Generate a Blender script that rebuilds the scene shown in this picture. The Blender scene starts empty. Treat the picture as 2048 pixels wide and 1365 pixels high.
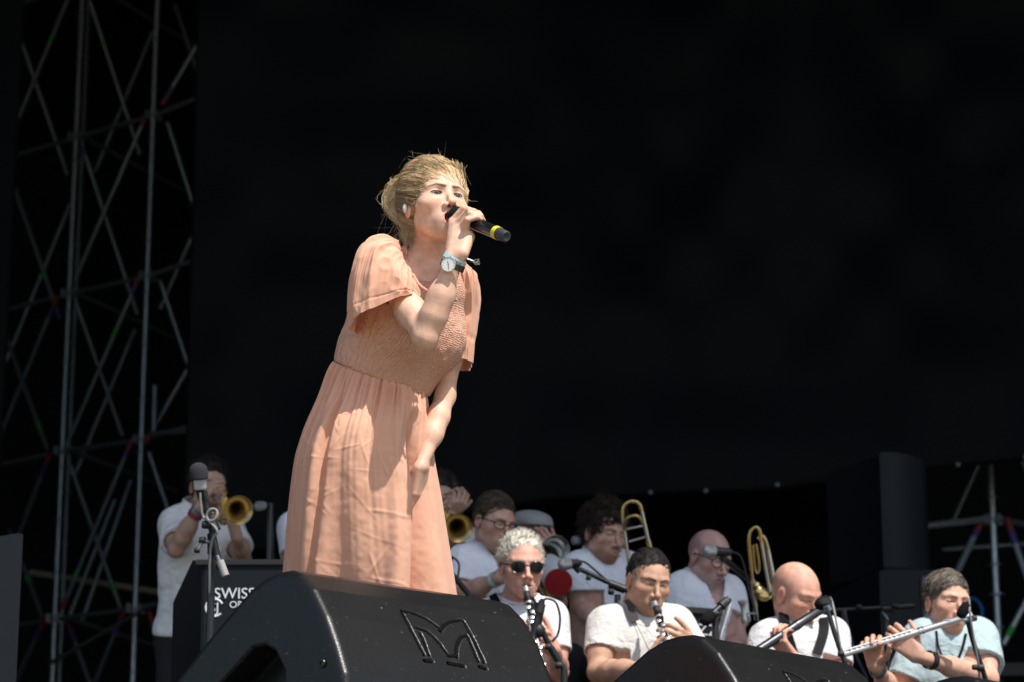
import bpy, bmesh, math, random
import numpy as np
from mathutils import Vector, Matrix
random.seed(7)
rng = np.random.default_rng(7)
sc = bpy.context.scene
COL = sc.collection

# ------------------------------------------------------------------ camera, light, exposure
STAGE = 1.65
F = 5600.0                       # focal length in pixels of the 2048 px wide photograph
TILT = math.radians(15.6)
CAM = np.array([0.0, 0.0, 0.8])
cam_d = bpy.data.cameras.new('camera')
cam = bpy.data.objects.new('camera', cam_d)
COL.objects.link(cam)
cam.location = CAM
cam.rotation_euler = (math.radians(90) + TILT, 0, 0)
cam_d.sensor_width = 36.0
cam_d.lens = F * 36.0 / 2048.0
cam_d.clip_start = 0.1
cam_d.clip_end = 600
cam_d.dof.use_dof = True
cam_d.dof.focus_distance = 7.2
cam_d.dof.aperture_fstop = 6.0
sc.camera = cam

SUN_AZ, SUN_EL = math.radians(36), math.radians(57)      # azimuth measured from behind the camera towards its right
sun_dir = np.array([math.sin(SUN_AZ) * math.cos(SUN_EL), -math.cos(SUN_AZ) * math.cos(SUN_EL), math.sin(SUN_EL)])
sun_d = bpy.data.lights.new('sun', 'SUN')
sun_d.energy = 4.7
sun_d.angle = math.radians(0.5)
sun_d.color = (1.0, 0.955, 0.89)
sun = bpy.data.objects.new('sun', sun_d)
COL.objects.link(sun)
sun.rotation_euler = Vector(sun_dir).to_track_quat('Z', 'Y').to_euler()
sun.location = (6, -10, 30)

world = bpy.data.worlds.new('World')
sc.world = world
world.use_nodes = True
wn = world.node_tree
wn.nodes.clear()
sky = wn.nodes.new('ShaderNodeTexSky')
sky.sky_type = 'NISHITA'
sky.sun_disc = False
sky.sun_elevation = SUN_EL
sky.sun_rotation = math.atan2(sun_dir[0], sun_dir[1])
sky.air_density = 1.0
sky.dust_density = 1.5
bg = wn.nodes.new('ShaderNodeBackground')
bg.inputs['Strength'].default_value = 0.125
wo = wn.nodes.new('ShaderNodeOutputWorld')
wn.links.new(sky.outputs[0], bg.inputs[0])
wn.links.new(bg.outputs[0], wo.inputs[0])

sc.view_settings.view_transform = 'Standard'
sc.view_settings.look = 'None'
sc.view_settings.gamma = 1.0
sc.view_settings.use_curve_mapping = False
sc.view_settings.exposure = 0.38
sc.render.engine = 'CYCLES'
sc.cycles.max_bounces = 6
sc.cycles.use_denoising = True

# ------------------------------------------------------------------ small helpers
R_ = np.array([1.0, 0, 0])
F_ = np.array([0, math.cos(TILT), math.sin(TILT)])
U_ = np.array([0, -math.sin(TILT), math.cos(TILT)])
def at(px, py, d):
    return CAM + d * (F_ + (px - 1024.0) / F * R_ + (682.5 - py) / F * U_)
def unit(v):
    v = np.asarray(v, float)
    return v / np.linalg.norm(v)
def lerp(a, b, t):
    return np.asarray(a) * (1 - t) + np.asarray(b) * t
def link(o, parent=None):
    COL.objects.link(o)
    if parent is not None:
        o.parent = parent
    return o
def tag(o, label=None, cat=None, group=None, kind=None):
    if label: o['label'] = label
    if cat: o['category'] = cat
    if group: o['group'] = group
    if kind: o['kind'] = kind
    return o
def thing(name, label, cat, loc=(0, 0, 0), group=None):
    o = bpy.data.objects.new(name, None)
    o.empty_display_size = 0.1
    o.location = loc
    link(o)
    return tag(o, label, cat, group)
def make_mesh(name, V, Fs, mat, parent=None, smooth=True, cols=None):
    me = bpy.data.meshes.new(name)
    V = np.asarray(V, dtype=np.float32)
    if isinstance(Fs, np.ndarray):
        n, k = Fs.shape
        me.vertices.add(len(V)); me.vertices.foreach_set('co', V.ravel())
        me.loops.add(n * k); me.loops.foreach_set('vertex_index', Fs.astype(np.int32).ravel())
        me.polygons.add(n); me.polygons.foreach_set('loop_start', np.arange(0, n * k, k, dtype=np.int32))
        me.update(calc_edges=True)
        me.validate()
    else:
        me.from_pydata(V.tolist(), [], Fs)
        me.update()
    me.polygons.foreach_set('use_smooth', np.full(len(me.polygons), smooth))
    if cols is not None:
        a = me.color_attributes.new('Col', 'FLOAT_COLOR', 'POINT')
        c = np.ones((len(V), 4), np.float32); c[:, :3] = cols
        a.data.foreach_set('color', c.ravel())
    for m in (mat if isinstance(mat, (list, tuple)) else [mat]):
        me.materials.append(m)
    o = bpy.data.objects.new(name, me)
    link(o, parent)
    if parent is not None:                      # all geometry is written in world space
        if parent.type == 'EMPTY':
            o.matrix_parent_inverse = Matrix.Translation(-parent.location)
    return o

class MB:                                       # collects shapes into one mesh
    def __init__(self): self.v, self.f = [], []
    def add(self, V, Fs):
        n = len(self.v)
        self.v += [tuple(map(float, x)) for x in V]
        self.f += [tuple(i + n for i in f) for f in Fs]
        return self
    def box(self, c, s, ax=None, bev=0.0):
        c = np.asarray(c, float); s = np.asarray(s, float) / 2
        ax = np.eye(3) if ax is None else np.asarray(ax, float)
        bm = bmesh.new()
        bmesh.ops.create_cube(bm, size=2.0)
        for v in bm.verts: v.co = Vector((v.co.x * s[0], v.co.y * s[1], v.co.z * s[2]))
        if bev > 0: bmesh.ops.bevel(bm, geom=list(bm.edges), offset=bev, segments=2, affect='EDGES')
        bm.verts.index_update()
        V = np.array([v.co[:] for v in bm.verts])
        Fs = [[v.index for v in f.verts] for f in bm.faces]
        bm.free()
        return self.add(c + V @ ax, Fs)
    def tube(self, pts, r, n=10, cap=True, flat=None):
        pts = np.asarray(pts, float); m = len(pts)
        r = np.full(m, r, float) if np.isscalar(r) else np.asarray(r, float)
        T = np.gradient(pts, axis=0) if m > 2 else np.repeat((pts[1] - pts[0])[None], 2, 0)
        T /= np.linalg.norm(T, axis=1)[:, None] + 1e-12
        a = np.array([0, 0, 1.0]) if abs(T[0][2]) < .9 else np.array([1.0, 0, 0])
        u = unit(np.cross(T[0], a)); V = []
        ang = np.arange(n) * 2 * math.pi / n
        for i in range(m):
            u = unit(u - T[i] * (u @ T[i])); w = np.cross(T[i], u)
            fl = 1.0 if flat is None else flat
            V += list(pts[i] + r[i] * (np.cos(ang)[:, None] * u + fl * np.sin(ang)[:, None] * w))
        Fs = []
        for i in range(m - 1):
            for j in range(n):
                k = (j + 1) % n
                Fs.append((i * n + j, i * n + k, (i + 1) * n + k, (i + 1) * n + j))
        if cap:
            Fs.append(tuple(range(n - 1, -1, -1))); Fs.append(tuple((m - 1) * n + j for j in range(n)))
        return self.add(V, Fs)
    def lathe(self, o, axis, prof, n=32, cap=False):
        """prof: list of (distance along axis, radius)"""
        o = np.asarray(o, float); axis = unit(axis)
        a = np.array([0, 0, 1.0]) if abs(axis[2]) < .9 else np.array([1.0, 0, 0])
        u = unit(np.cross(axis, a)); w = np.cross(axis, u)
        ang = np.arange(n) * 2 * math.pi / n; V = []
        for s, r in prof:
            V += list(o + axis * s + r * (np.cos(ang)[:, None] * u + np.sin(ang)[:, None] * w))
        Fs = []
        for i in range(len(prof) - 1):
            for j in range(n):
                k = (j + 1) % n
                Fs.append((i * n + j, i * n + k, (i + 1) * n + k, (i + 1) * n + j))
        if cap:
            Fs.append(tuple(range(n - 1, -1, -1))); Fs.append(tuple((len(prof) - 1) * n + j for j in range(n)))
        return self.add(V, Fs)
    def ball(self, c, r, n=12):
        prof = [(-math.cos(t) , math.sin(t)) for t in np.linspace(0.05, math.pi - .05, n)]
        r = np.asarray([r] * 3 if np.isscalar(r) else r, float)
        ang = np.arange(2 * n) * math.pi / n; V = []
        for s, q in prof:
            V += [np.asarray(c) + r * np.array([q * math.cos(a), q * math.sin(a), s]) for a in ang]
        Fs = []; k2 = 2 * n
        for i in range(len(prof) - 1):
            for j in range(k2):
                k = (j + 1) % k2
                Fs.append((i * k2 + j, i * k2 + k, (i + 1) * k2 + k, (i + 1) * k2 + j))
        Fs.append(tuple(range(k2 - 1, -1, -1))); Fs.append(tuple((len(prof) - 1) * k2 + j for j in range(k2)))
        return self.add(V, Fs)
    def build(self, name, mat, parent=None, smooth=True, sharp=math.radians(38)):
        o = make_mesh(name, self.v, self.f, mat, parent, smooth)
        if smooth and sharp: o.data.set_sharp_from_angle(angle=sharp)
        return o

def bez(pts, n=24):
    """smooth curve through points (Catmull-Rom)"""
    p = np.asarray(pts, float); p = np.vstack([2 * p[0] - p[1], p, 2 * p[-1] - p[-2]])
    out = []
    m = len(p) - 3
    for i in range(m):
        for t in np.linspace(0, 1, max(2, n // m), endpoint=(i == m - 1)):
            a, b, c, d = p[i:i + 4]
            out.append(.5 * (2 * b + (c - a) * t + (2 * a - 5 * b + 4 * c - d) * t * t + (3 * b - a - 3 * c + d) * t ** 3))
    return np.array(out)

# ------------------------------------------------------------------ materials
def nodes_of(m):
    m.use_nodes = True
    nt = m.node_tree
    return nt, nt.nodes['Principled BSDF']
def mat(name, col, rough=.5, metal=0., spec=.5, noise=None, bump=None, sheen=0., coat=0., trans=0.):
    """noise=(scale, amount, colour) mixes a second colour in; bump=(scale, strength[, detail])"""
    m = bpy.data.materials.new(name)
    nt, b = nodes_of(m)
    N, L = nt.nodes, nt.links
    b.inputs['Base Color'].default_value = (*col, 1)
    b.inputs['Roughness'].default_value = rough
    b.inputs['Metallic'].default_value = metal
    b.inputs['Specular IOR Level'].default_value = spec
    if sheen: b.inputs['Sheen Weight'].default_value = sheen
    if coat: b.inputs['Coat Weight'].default_value = coat
    if trans: b.inputs['Transmission Weight'].default_value = trans
    tc = N.new('ShaderNodeTexCoord')
    if noise:
        t = N.new('ShaderNodeTexNoise'); t.inputs['Scale'].default_value = noise[0]; t.inputs['Detail'].default_value = 6
        r = N.new('ShaderNodeMapRange'); r.inputs[1].default_value = .35; r.inputs[2].default_value = .7
        r.inputs[4].default_value = noise[1]
        x = N.new('ShaderNodeMix'); x.data_type = 'RGBA'
        x.inputs[6].default_value = (*col, 1); x.inputs[7].default_value = (*noise[2], 1)
        L.new(tc.outputs['Object'], t.inputs['Vector']); L.new(t.outputs['Fac'], r.inputs[0])
        L.new(r.outputs[0], x.inputs[0]); L.new(x.outputs[2], b.inputs['Base Color'])
    if bump:
        t = N.new('ShaderNodeTexNoise'); t.inputs['Scale'].default_value = bump[0]
        t.inputs['Detail'].default_value = bump[2] if len(bump) > 2 else 4
        u = N.new('ShaderNodeBump'); u.inputs['Strength'].default_value = bump[1]; u.inputs['Distance'].default_value = .01
        L.new(tc.outputs['Object'], t.inputs['Vector']); L.new(t.outputs['Fac'], u.inputs['Height'])
        L.new(u.outputs[0], b.inputs['Normal'])
    return m
def tint_mat(name, rough=.5, sss=.0, bump=None, spec=.4, noise_amt=.12):
    """colour comes from the mesh's own colour attribute (skin, lips, brows, hair strands)"""
    m = bpy.data.materials.new(name)
    nt, b = nodes_of(m)
    N, L = nt.nodes, nt.links
    a = N.new('ShaderNodeAttribute'); a.attribute_name = 'Col'
    tc = N.new('ShaderNodeTexCoord')
    t = N.new('ShaderNodeTexNoise'); t.inputs['Scale'].default_value = 38; t.inputs['Detail'].default_value = 7
    h = N.new('ShaderNodeHueSaturation')
    r = N.new('ShaderNodeMapRange'); r.inputs[1].default_value = .3; r.inputs[2].default_value = .7
    r.inputs[3].default_value = 1 - noise_amt; r.inputs[4].default_value = 1 + noise_amt
    L.new(tc.outputs['Object'], t.inputs['Vector']); L.new(t.outputs['Fac'], r.inputs[0])
    L.new(r.outputs[0], h.inputs['Value']); L.new(a.outputs['Color'], h.inputs['Color'])
    L.new(h.outputs[0], b.inputs['Base Color'])
    b.inputs['Roughness'].default_value = rough
    b.inputs['Specular IOR Level'].default_value = spec
    if sss:
        b.inputs['Subsurface Weight'].default_value = sss
        b.inputs['Subsurface Radius'].default_value = (1.0, .35, .18)
        b.inputs['Subsurface Scale'].default_value = .008
    if bump:
        t2 = N.new('ShaderNodeTexNoise'); t2.inputs['Scale'].default_value = bump[0]; t2.inputs['Detail'].default_value = 3
        u = N.new('ShaderNodeBump'); u.inputs['Strength'].default_value = bump[1]; u.inputs['Distance'].default_value = .004
        L.new(tc.outputs['Object'], t2.inputs['Vector']); L.new(t2.outputs['Fac'], u.inputs['Height'])
        L.new(u.outputs[0], b.inputs['Normal'])
    return m
SKIN = tint_mat('skin', .55, .12, (240, .12), .32, .16)
HAIR = tint_mat('hair', .6, 0, None, .22, .25)
M = dict(
    black=mat('black_metal', (.012, .012, .013), .35, 0, .5, bump=(300, .05)),
    rubber=mat('black_rubber', (.01, .01, .011), .6),
    foam=mat('black_foam', (.012, .012, .014), .95, 0, .1, bump=(700, .5)),
    grille=mat('mic_grille', (.35, .36, .38), .4, .8, bump=(900, .6)),
    steel=mat('galvanised_steel', (.22, .27, .31), .42, .7, noise=(40, .5, (.15, .18, .21)), bump=(120, .06)),
    steel2=mat('bright_galvanised_steel', (.42, .48, .52), .38, .7, noise=(30, .6, (.27, .31, .35)), bump=(120, .06)),
    chrome=mat('chrome', (.75, .76, .78), .16, 1.0),
    silver=mat('silver', (.74, .73, .71), .30, .8),
    brass=mat('brass', (.60, .46, .20), .25, .95, noise=(25, .5, (.45, .31, .11))),
    nickel=mat('nickel', (.62, .61, .56), .25, 1.0),
    lens=mat('dark_lens', (.004, .004, .005), .10, 0, .4),
    cable=mat('grey_cable', (.22, .22, .22), .6),
    yellow=mat('yellow_tape', (.62, .58, .03), .5),
    red=mat('red_tape', (.20, .02, .025), .55),
    purple=mat('purple_tape', (.06, .04, .17), .55),
    green=mat('green_tape', (.03, .33, .06), .55),
    blue=mat('blue_rubber', (.02, .16, .45), .5),
    white=mat('white_plastic', (.75, .76, .76), .4),
    trousers=mat('dark_cloth', (.008, .008, .010), .9, bump=(90, .3)),
)

# ------------------------------------------------------------------ signed distance shapes -> one continuous mesh
_lat = rng.random((32, 32, 32)).astype(np.float32)
def vnoise(P, s=1.0, off=0.0):
    Q = np.asarray(P) * s + off
    i = np.floor(Q).astype(int); f = Q - i; f = f * f * (3 - 2 * f)
    out = 0
    for dx in (0, 1):
        wx = f[:, 0] if dx else 1 - f[:, 0]
        for dy in (0, 1):
            wy = f[:, 1] if dy else 1 - f[:, 1]
            for dz in (0, 1):
                wz = f[:, 2] if dz else 1 - f[:, 2]
                out = out + wx * wy * wz * _lat[(i[:, 0] + dx) & 31, (i[:, 1] + dy) & 31, (i[:, 2] + dz) & 31]
    return out * 2 - 1
def sph(P, c, r):
    return np.sqrt(((P - np.asarray(c)) ** 2).sum(1)) - r
def ell(P, c, r, ax=None):
    Q = P - np.asarray(c)
    if ax is not None: Q = Q @ np.asarray(ax).T
    r = np.asarray(r, float)
    k0 = np.sqrt(((Q / r) ** 2).sum(1)); k1 = np.sqrt(((Q / (r * r)) ** 2).sum(1)) + 1e-9
    return k0 * (k0 - 1) / k1
def cone(P, a, b, ra, rb):
    a = np.asarray(a, float); b = np.asarray(b, float); ab = b - a
    Q = P - a
    t = np.clip((Q @ ab) / (ab @ ab + 1e-12), 0, 1)
    return np.sqrt(((Q - t[:, None] * ab) ** 2).sum(1)) - (ra + (rb - ra) * t)
def smin(a, b, k):
    h = np.clip(.5 + .5 * (b - a) / k, 0, 1)
    return b + (a - b) * h - k * h * (1 - h)
def smax(a, b, k):
    return -smin(-a, -b, k)
def mesh_sdf(f, lo, hi, h, newton=2):
    lo = np.asarray(lo, float); hi = np.asarray(hi, float)
    nb = np.ceil((hi - lo) / (4 * h)).astype(int) + 1
    g = np.stack(np.meshgrid(*[np.arange(n) for n in nb], indexing='ij'), -1).reshape(-1, 3)
    dc = f(lo + (g * 4 + 1.5) * h)
    n = nb * 4
    D = np.repeat(np.repeat(np.repeat(dc.reshape(nb), 4, 0), 4, 1), 4, 2).astype(np.float32)
    act = g[np.abs(dc) < 6.0 * h]
    o = np.stack(np.meshgrid(*[np.arange(4)] * 3, indexing='ij'), -1).reshape(-1, 3)
    idx = (act[:, None] * 4 + o[None]).reshape(-1, 3)
    for s in range(0, len(idx), 200000):
        k = idx[s:s + 200000]
        D[k[:, 0], k[:, 1], k[:, 2]] = f(lo + k * h)
    D[0] = D[-1] = 1; D[:, 0] = D[:, -1] = 1; D[:, :, 0] = D[:, :, -1] = 1
    S = D < 0
    cnt = np.zeros(n - 1, np.int8)
    for a in (0, 1):
        for b in (0, 1):
            for c in (0, 1):
                cnt += S[a:n[0] - 1 + a, b:n[1] - 1 + b, c:n[2] - 1 + c]
    cells = np.argwhere((cnt > 0) & (cnt < 8))
    vid = np.full(n - 1, -1, np.int32); vid[tuple(cells.T)] = np.arange(len(cells))
    acc = np.zeros((len(cells), 3)); wt = np.zeros(len(cells))
    for ax in range(3):
        o1, o2 = [q for q in range(3) if q != ax]
        for b in (0, 1):
            for c in (0, 1):
                p = cells.copy(); p[:, o1] += b; p[:, o2] += c
                q = p.copy(); q[:, ax] += 1
                d0 = D[tuple(p.T)]; d1 = D[tuple(q.T)]
                m = (d0 < 0) != (d1 < 0)
                t = np.where(m, d0 / np.where(m, d0 - d1, 1), 0)
                w = p.astype(float); w[:, ax] += t
                acc[m] += w[m]; wt[m] += 1
    V = lo + acc / wt[:, None] * h
    quads = []
    for ax in range(3):
        o1, o2 = (ax + 1) % 3, (ax + 2) % 3
        sl0 = [slice(None)] * 3; sl1 = [slice(None)] * 3
        sl0[ax] = slice(0, n[ax] - 1); sl1[ax] = slice(1, n[ax])
        e = np.argwhere(S[tuple(sl0)] != S[tuple(sl1)])
        e = e[(e[:, o1] > 0) & (e[:, o2] > 0) & (e[:, o1] < n[o1] - 1) & (e[:, o2] < n[o2] - 1)]
        ins = S[tuple(e.T)]
        def cid(a, b):
            k = e.copy(); k[:, o1] += a; k[:, o2] += b
            return vid[tuple(k.T)]
        q = np.stack([cid(-1, -1), cid(0, -1), cid(0, 0), cid(-1, 0)], 1)
        q[~ins] = q[~ins][:, ::-1]
        quads.append(q)
    Q = np.concatenate(quads); Q = Q[(Q >= 0).all(1)]
    for _ in range(newton):
        e = h * .4
        d = f(V)
        G = np.stack([(f(V + np.eye(3)[k] * e) - f(V - np.eye(3)[k] * e)) / (2 * e) for k in range(3)], 1)
        g2 = (G ** 2).sum(1) + 1e-3
        st = np.clip(d / g2, -h, h)
        V = V - .9 * st[:, None] * G
    return V, Q
# ------------------------------------------------------------------ people: heads, hands, bodies
def head_axes(yaw, pitch, roll):
    y, p, r = map(math.radians, (yaw, pitch, roll))
    f = np.array([math.sin(y) * math.cos(p), -math.cos(y) * math.cos(p), math.sin(p)])
    x = np.array([-math.cos(y), -math.sin(y), 0.0])
    z = np.cross(x, f)
    x2 = x * math.cos(r) + z * math.sin(r)
    z2 = np.cross(x2, f)
    return np.stack([x2, f, z2])              # rows: person's right, forward, up
def head_sdf(P, g):
    Q = P.copy(); Q[:, 0] = np.abs(Q[:, 0])
    jw, open_, eye = g.get('jaw', 1.0), g.get('mouth', 0.0), g.get('eye', .0036)
    d = ell(P, (0, -.018, .030), (.0735, .093, .083))
    d = smin(d, ell(P, (0, .028, -.018), (.061, .060, .090)), .03)
    d = smin(d, cone(Q, (.048 * jw, -.002, -.054 - .006 * (jw > .95)), (.015 * jw, .056, -.097), .0165 * jw, .0155), .028)
    d = smin(d, sph(P, (0, .064, -.098), .0165), .02)
    d = smin(d, ell(Q, (.044, .048, -.024), (.021, .024, .018)), .022)
    d = smin(d, cone(Q, (.010, .0815, .019), (.045, .064, .021), .0075, .0065), .016)
    d = smax(d, -ell(Q, (.031, .097, .0015), (.019, .0205, .0125)), .012)
    ns = g.get('nose', 1.0)
    d = smin(d, cone(P, (0, .082, .006), (0, .104 * ns ** .3, -.034), .0062, .0082), .010)
    d = smin(d, sph(P, (0, .1055 * ns ** .3, -.0365), .0096 * ns), .007)
    d = smin(d, ell(Q, (.0128, .0915, -.0415), (.0078, .0120, .0085)), .006)
    d = smax(d, -ell(Q, (.0072, .0985, -.0480), (.0046, .0075, .0055)), .002)
    d = smin(d, ell(P, (0, .066, -.070), (.031, .025, .025)), .02)
    up = .0028 * open_; 
    d = smin(d, cone(Q, (.003, .0915, -.0632 + up), (.0205, .080, -.0705), .0052, .0028), .005)
    d = smin(d, cone(Q, (0, .089, -.0785 - up * 1.6), (.019, .079, -.0735 - up), .0064, .0032), .005)
    if open_ > 0:
        d = smax(d, -ell(P, (0, .088, -.0712 - up * .3), (.0165, .022, .0062 * open_)), .002)
    else:
        d = smax(d, -ell(P, (0, .096, -.0708), (.019, .011, .0012)), .002)
    # eyelids, slot, eyeball
    d = smin(d, sph(Q, (.0312, .0655, 0), .0140), .004)
    d = smax(d, -ell(Q, (.0316, .080, -.0008), (.0142, .0115, max(eye, .0008))), .0012)
    d = np.minimum(d, sph(Q, (.0312, .0655, 0), .0122))
    # ears
    er = ell(Q, (.0735, -.012, -.008), (.0085, .0185, .031))
    er = smax(er, -ell(Q, (.083, -.008, -.006), (.008, .010, .018)), .004)
    d = smin(d, er, .006)
    return d
def head_cols(P, g, base):
    """own colours of skin: lips, brows, lashes, eyes, beard shade, cropped hair; mouth and nostril hollows painted dark"""
    n = len(P); base = np.asarray(base)
    C = np.repeat(base[None], n, 0)
    ax = np.abs(P[:, 0]); y = P[:, 1]; z = P[:, 2]
    def mixin(m, col, amt=1.0):
        nonlocal C
        m = np.clip(m, 0, 1)[:, None] * amt
        C = C * (1 - m) + np.asarray(col) * m
    def soft(dist, w): return np.clip(.5 - dist / w, 0, 1)
    Q = np.stack([ax, y, z], 1)
    flush = np.array([base[0] * .93, base[1] * .66, base[2] * .62])
    mixin(soft(ell(Q, (.044, .06, -.03), (.022, .03, .018)), .03), flush, .45)
    mixin(soft(sph(P, (0, .106, -.037), .012), .014), flush, .5)
    mixin(soft(ell(Q, (.076, -.012, -.008), (.012, .02, .033)), .01), flush, .6)
    if g.get('beard'):
        col, amt = g['beard']
        m = soft(ell(Q, (0, .03, -.092), (.066, .075, .048)), .022)
        m = np.maximum(m, soft(ell(Q, (0, .088, -.057), (.027, .02, .0055)), .008))
        m = m * (1 - soft(ell(Q, (0, .09, -.0705), (.019, .02, .0085)), .006))
        mixin(m, col, amt)
    if g.get('stubble'):
        col, amt = g['stubble']
        m = soft(-(.052 - y), .03) * 0 + np.clip((.045 - y) / .03, 0, 1) * np.clip((z + .045 + np.clip(-y, 0, .1) * .4) / .03, 0, 1)
        m = m * np.clip((.083 - z - np.clip(y + .02, -.05, .05) * .5) / .03, 0, 1) * np.clip((.0735 - ax) / .004 + .9, 0, 1)
        mixin(m, col, amt)
    Q3 = np.stack([ax, np.where(y > .06, 0, .1), z], 1)
    lip = g.get('lip', (base[0] * .80, base[1] * .45, base[2] * .45))
    op = g.get('mouth', 0) * .0028
    m = soft(cone(Q3, (.003, 0, -.0640 + op), (.0205, 0, -.0706), .0048, .0018), .0025)
    m = np.maximum(m, soft(cone(Q3, (0, 0, -.0782 - op * 1.6), (.019, 0, -.0732 - op), .0058, .0022), .0025))
    mixin(m, lip, .85)
    if g.get('mouth', 0) > 0:
        mixin(soft(ell(P, (0, .080, -.0712 - op * .3), (.0162, .0135, .0058 * g['mouth'])), .003), (.05, .012, .012), .97)  # dark of the open mouth painted into the colour
    bc = g.get('brow', (.10, .06, .035))
    Q2 = np.stack([ax, np.where(y > .045, 0, .1), z], 1)
    m = soft(cone(Q2, (.011, 0, .0155), (.033, 0, .0215), .0034, .0030), .0035)
    m = np.maximum(m, soft(cone(Q2, (.033, 0, .0215), (.050, 0, .0165), .0030, .0012), .003))
    mixin(m, bc, g.get('brow_amt', .8))
    mixin(soft(ell(Q, (.0072, .0985, -.0465), (.0042, .0065, .0050)), .002), (.09, .025, .02), .9)  # shade inside the nostrils painted into the skin colour
    eye = max(g.get('eye', .0036), .0008)
    de = sph(Q, (.0312, .0655, 0), .0122)
    slot = ell(Q, (.0316, .080, -.0008), (.0142, .0125, eye))
    on = (np.abs(de) < .0007) & (slot < .0012)
    if g.get('lash', 1):
        l = (np.abs(slot) < g.get('lash_w', .0018)) & (y > .066) & ~on
        top = l & (z > -.0008)
        mixin(top.astype(float), (.03, .018, .014), g.get('lash_amt', .85))
        mixin((l & ~top).astype(float), (.12, .06, .05), .5)
    C[on] = g.get('sclera', (.40, .36, .35))
    gx, gz = g.get('gaze', (0, 0))
    px = np.where(P[:, 0] > 0, .0312, -.0312)
    rr = np.sqrt((P[:, 0] - px - gx) ** 2 + (z - gz) ** 2)
    C[on & (rr < .0062)] = g.get('iris', (.10, .07, .05))
    C[on & (rr < .0026)] = (.008, .008, .008)
    return C
def hand_chains(W, Y, Z, right=True, curls=(25, 40, 25), spread=6, s=1.0, thumb=(.75, .65, .25), per=None):
    """five separate tapering fingers on a palm; Y along the hand, Z out of the palm"""
    W = np.asarray(W, float); Y = unit(Y); Z = unit(np.asarray(Z) - Y * (np.asarray(Z) @ Y))
    X = np.cross(Y, Z) * (1 if right else -1)
    bx = (.031, .0105, -.0095, -.028); by = (.088, .092, .087, .078)
    ln = ((.042, .026, .021), (.047, .030, .022), (.043, .028, .021), (.034, .021, .019))
    palm, fing = [], []
    for i in range(4):
        k = W + s * (X * bx[i] + Y * by[i])
        palm.append((W + s * X * bx[i] * .62 + s * Y * .012, k, .0145 * s, .0105 * s))
        a = 0; p = k; c = (per[i] if per else curls)
        ang = math.radians(spread * (1.5 - i) / 1.5)
        fwd = Y * math.cos(ang) + X * math.sin(ang)
        ch = [p]
        for j in range(3):
            a += math.radians(c[j])
            p = p + s * ln[i][j] * (fwd * math.cos(a) + Z * math.sin(a))
            ch.append(p)
        rr = np.array([.0098, .0088, .0080, .0066]) * (1 if i < 3 else .88) * s
        fing.append((ch, rr))
    b = W + s * (X * .020 + Y * .022 + Z * .008)
    t1 = unit(X * thumb[0] + Y * thumb[1] + Z * thumb[2])
    t2 = unit(t1 * .75 + Y * .45 + Z * .15)
    ch = [b, b + s * .042 * t1, b + s * .042 * t1 + s * .033 * t2, b + s * .042 * t1 + s * .033 * t2 + s * .026 * unit(t2 + Y * .3 - X * .15)]
    fing.append((ch, np.array([.0145, .0108, .0095, .0075]) * s))
    return palm, fing
def hand_sdf(P, hand, d=None):
    palm, fing = hand[:2]
    for a, b, ra, rb in palm:
        e = cone(P, a, b, ra, rb)
        d = e if d is None else smin(d, e, .014)
    for ch, rr in fing:
        f = None
        for j in range(3):
            e = cone(P, ch[j], ch[j + 1], rr[j], rr[j + 1])
            f = e if f is None else smin(f, e, .003)
        d = smin(d, f, .005)
    for a, b, ra, rb in (hand[2] if len(hand) > 2 else ()):
        d = smin(d, cone(P, a, b, ra, rb), .005)
    return d
def bounds(pts, r):
    p = np.asarray(pts)
    return p.min(0) - r, p.max(0) + r
class Merge:
    def __init__(s): s.V, s.Q, s.C, s.n = [], [], [], 0
    def add(s, V, Q, C):
        s.V.append(V); s.Q.append(Q + s.n); s.C.append(np.broadcast_to(C, V.shape)); s.n += len(V)
    def build(s, name, m, parent=None):
        return make_mesh(name, np.concatenate(s.V), np.concatenate(s.Q), m, parent, True, np.concatenate(s.C))

def cap_sdf(P, g):
    """short hair as a shell on the skull, cut at the hairline"""
    th, top = g.get('th', .010), g.get('top', .012)
    d = ell(P, (0, -.020, .030 + top * .4), (.0735 + th, .094 + th, .083 + top))
    nz = g.get('nz', (40, .004))
    d = d + nz[1] * vnoise(P * np.array([1, 1, .7]), nz[0], g.get('seed', 0)) + nz[1] * .5 * vnoise(P, nz[0] * 2.3, 3.1)
    hl = g.get('hairline', 0.0)
    d = smax(d, -ell(P, (0, .125, -.034 + hl), (.112, .100, .106)), .008)
    pl = (P[:, 2] + .020 - (P[:, 1] - .005) * .62) / 1.18
    d = smax(d, -pl, .006)
    d = smax(d, -ell(np.abs(P) * np.array([1, 0, 0]) + P * np.array([0, 1, 1]), (.078, -.010, -.012), (.016, .022, .034)), .003)
    return d
def tubes3(paths, rad, cols):
    """paths (n,m,3) -> thin three sided strands in one mesh"""
    n, m, _ = paths.shape
    T = np.gradient(paths, axis=1); T /= np.linalg.norm(T, axis=2, keepdims=True) + 1e-9
    a = rng.normal(size=(n, 1, 3)); u = np.cross(T, a); u /= np.linalg.norm(u, axis=2, keepdims=True) + 1e-9
    w = np.cross(T, u)
    tp = np.linspace(1, .35, m)[None, :, None] * np.asarray(rad).reshape(-1, 1, 1)
    ring = [paths + tp * (math.cos(q) * u + math.sin(q) * w) for q in (0, 2.094, 4.189)]
    V = np.stack(ring, 2).reshape(-1, 3)
    i = np.arange(n)[:, None, None] * m * 3; j = np.arange(m - 1)[None, :, None] * 3; k = np.arange(3)[None, None, :]
    k2 = (k + 1) % 3
    Q = np.stack([i + j + k, i + j + k2, i + j + 3 + k2, i + j + 3 + k], -1).reshape(-1, 4)
    C = np.repeat(np.asarray(cols), m * 3, 0)
    return V, Q, C
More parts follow.
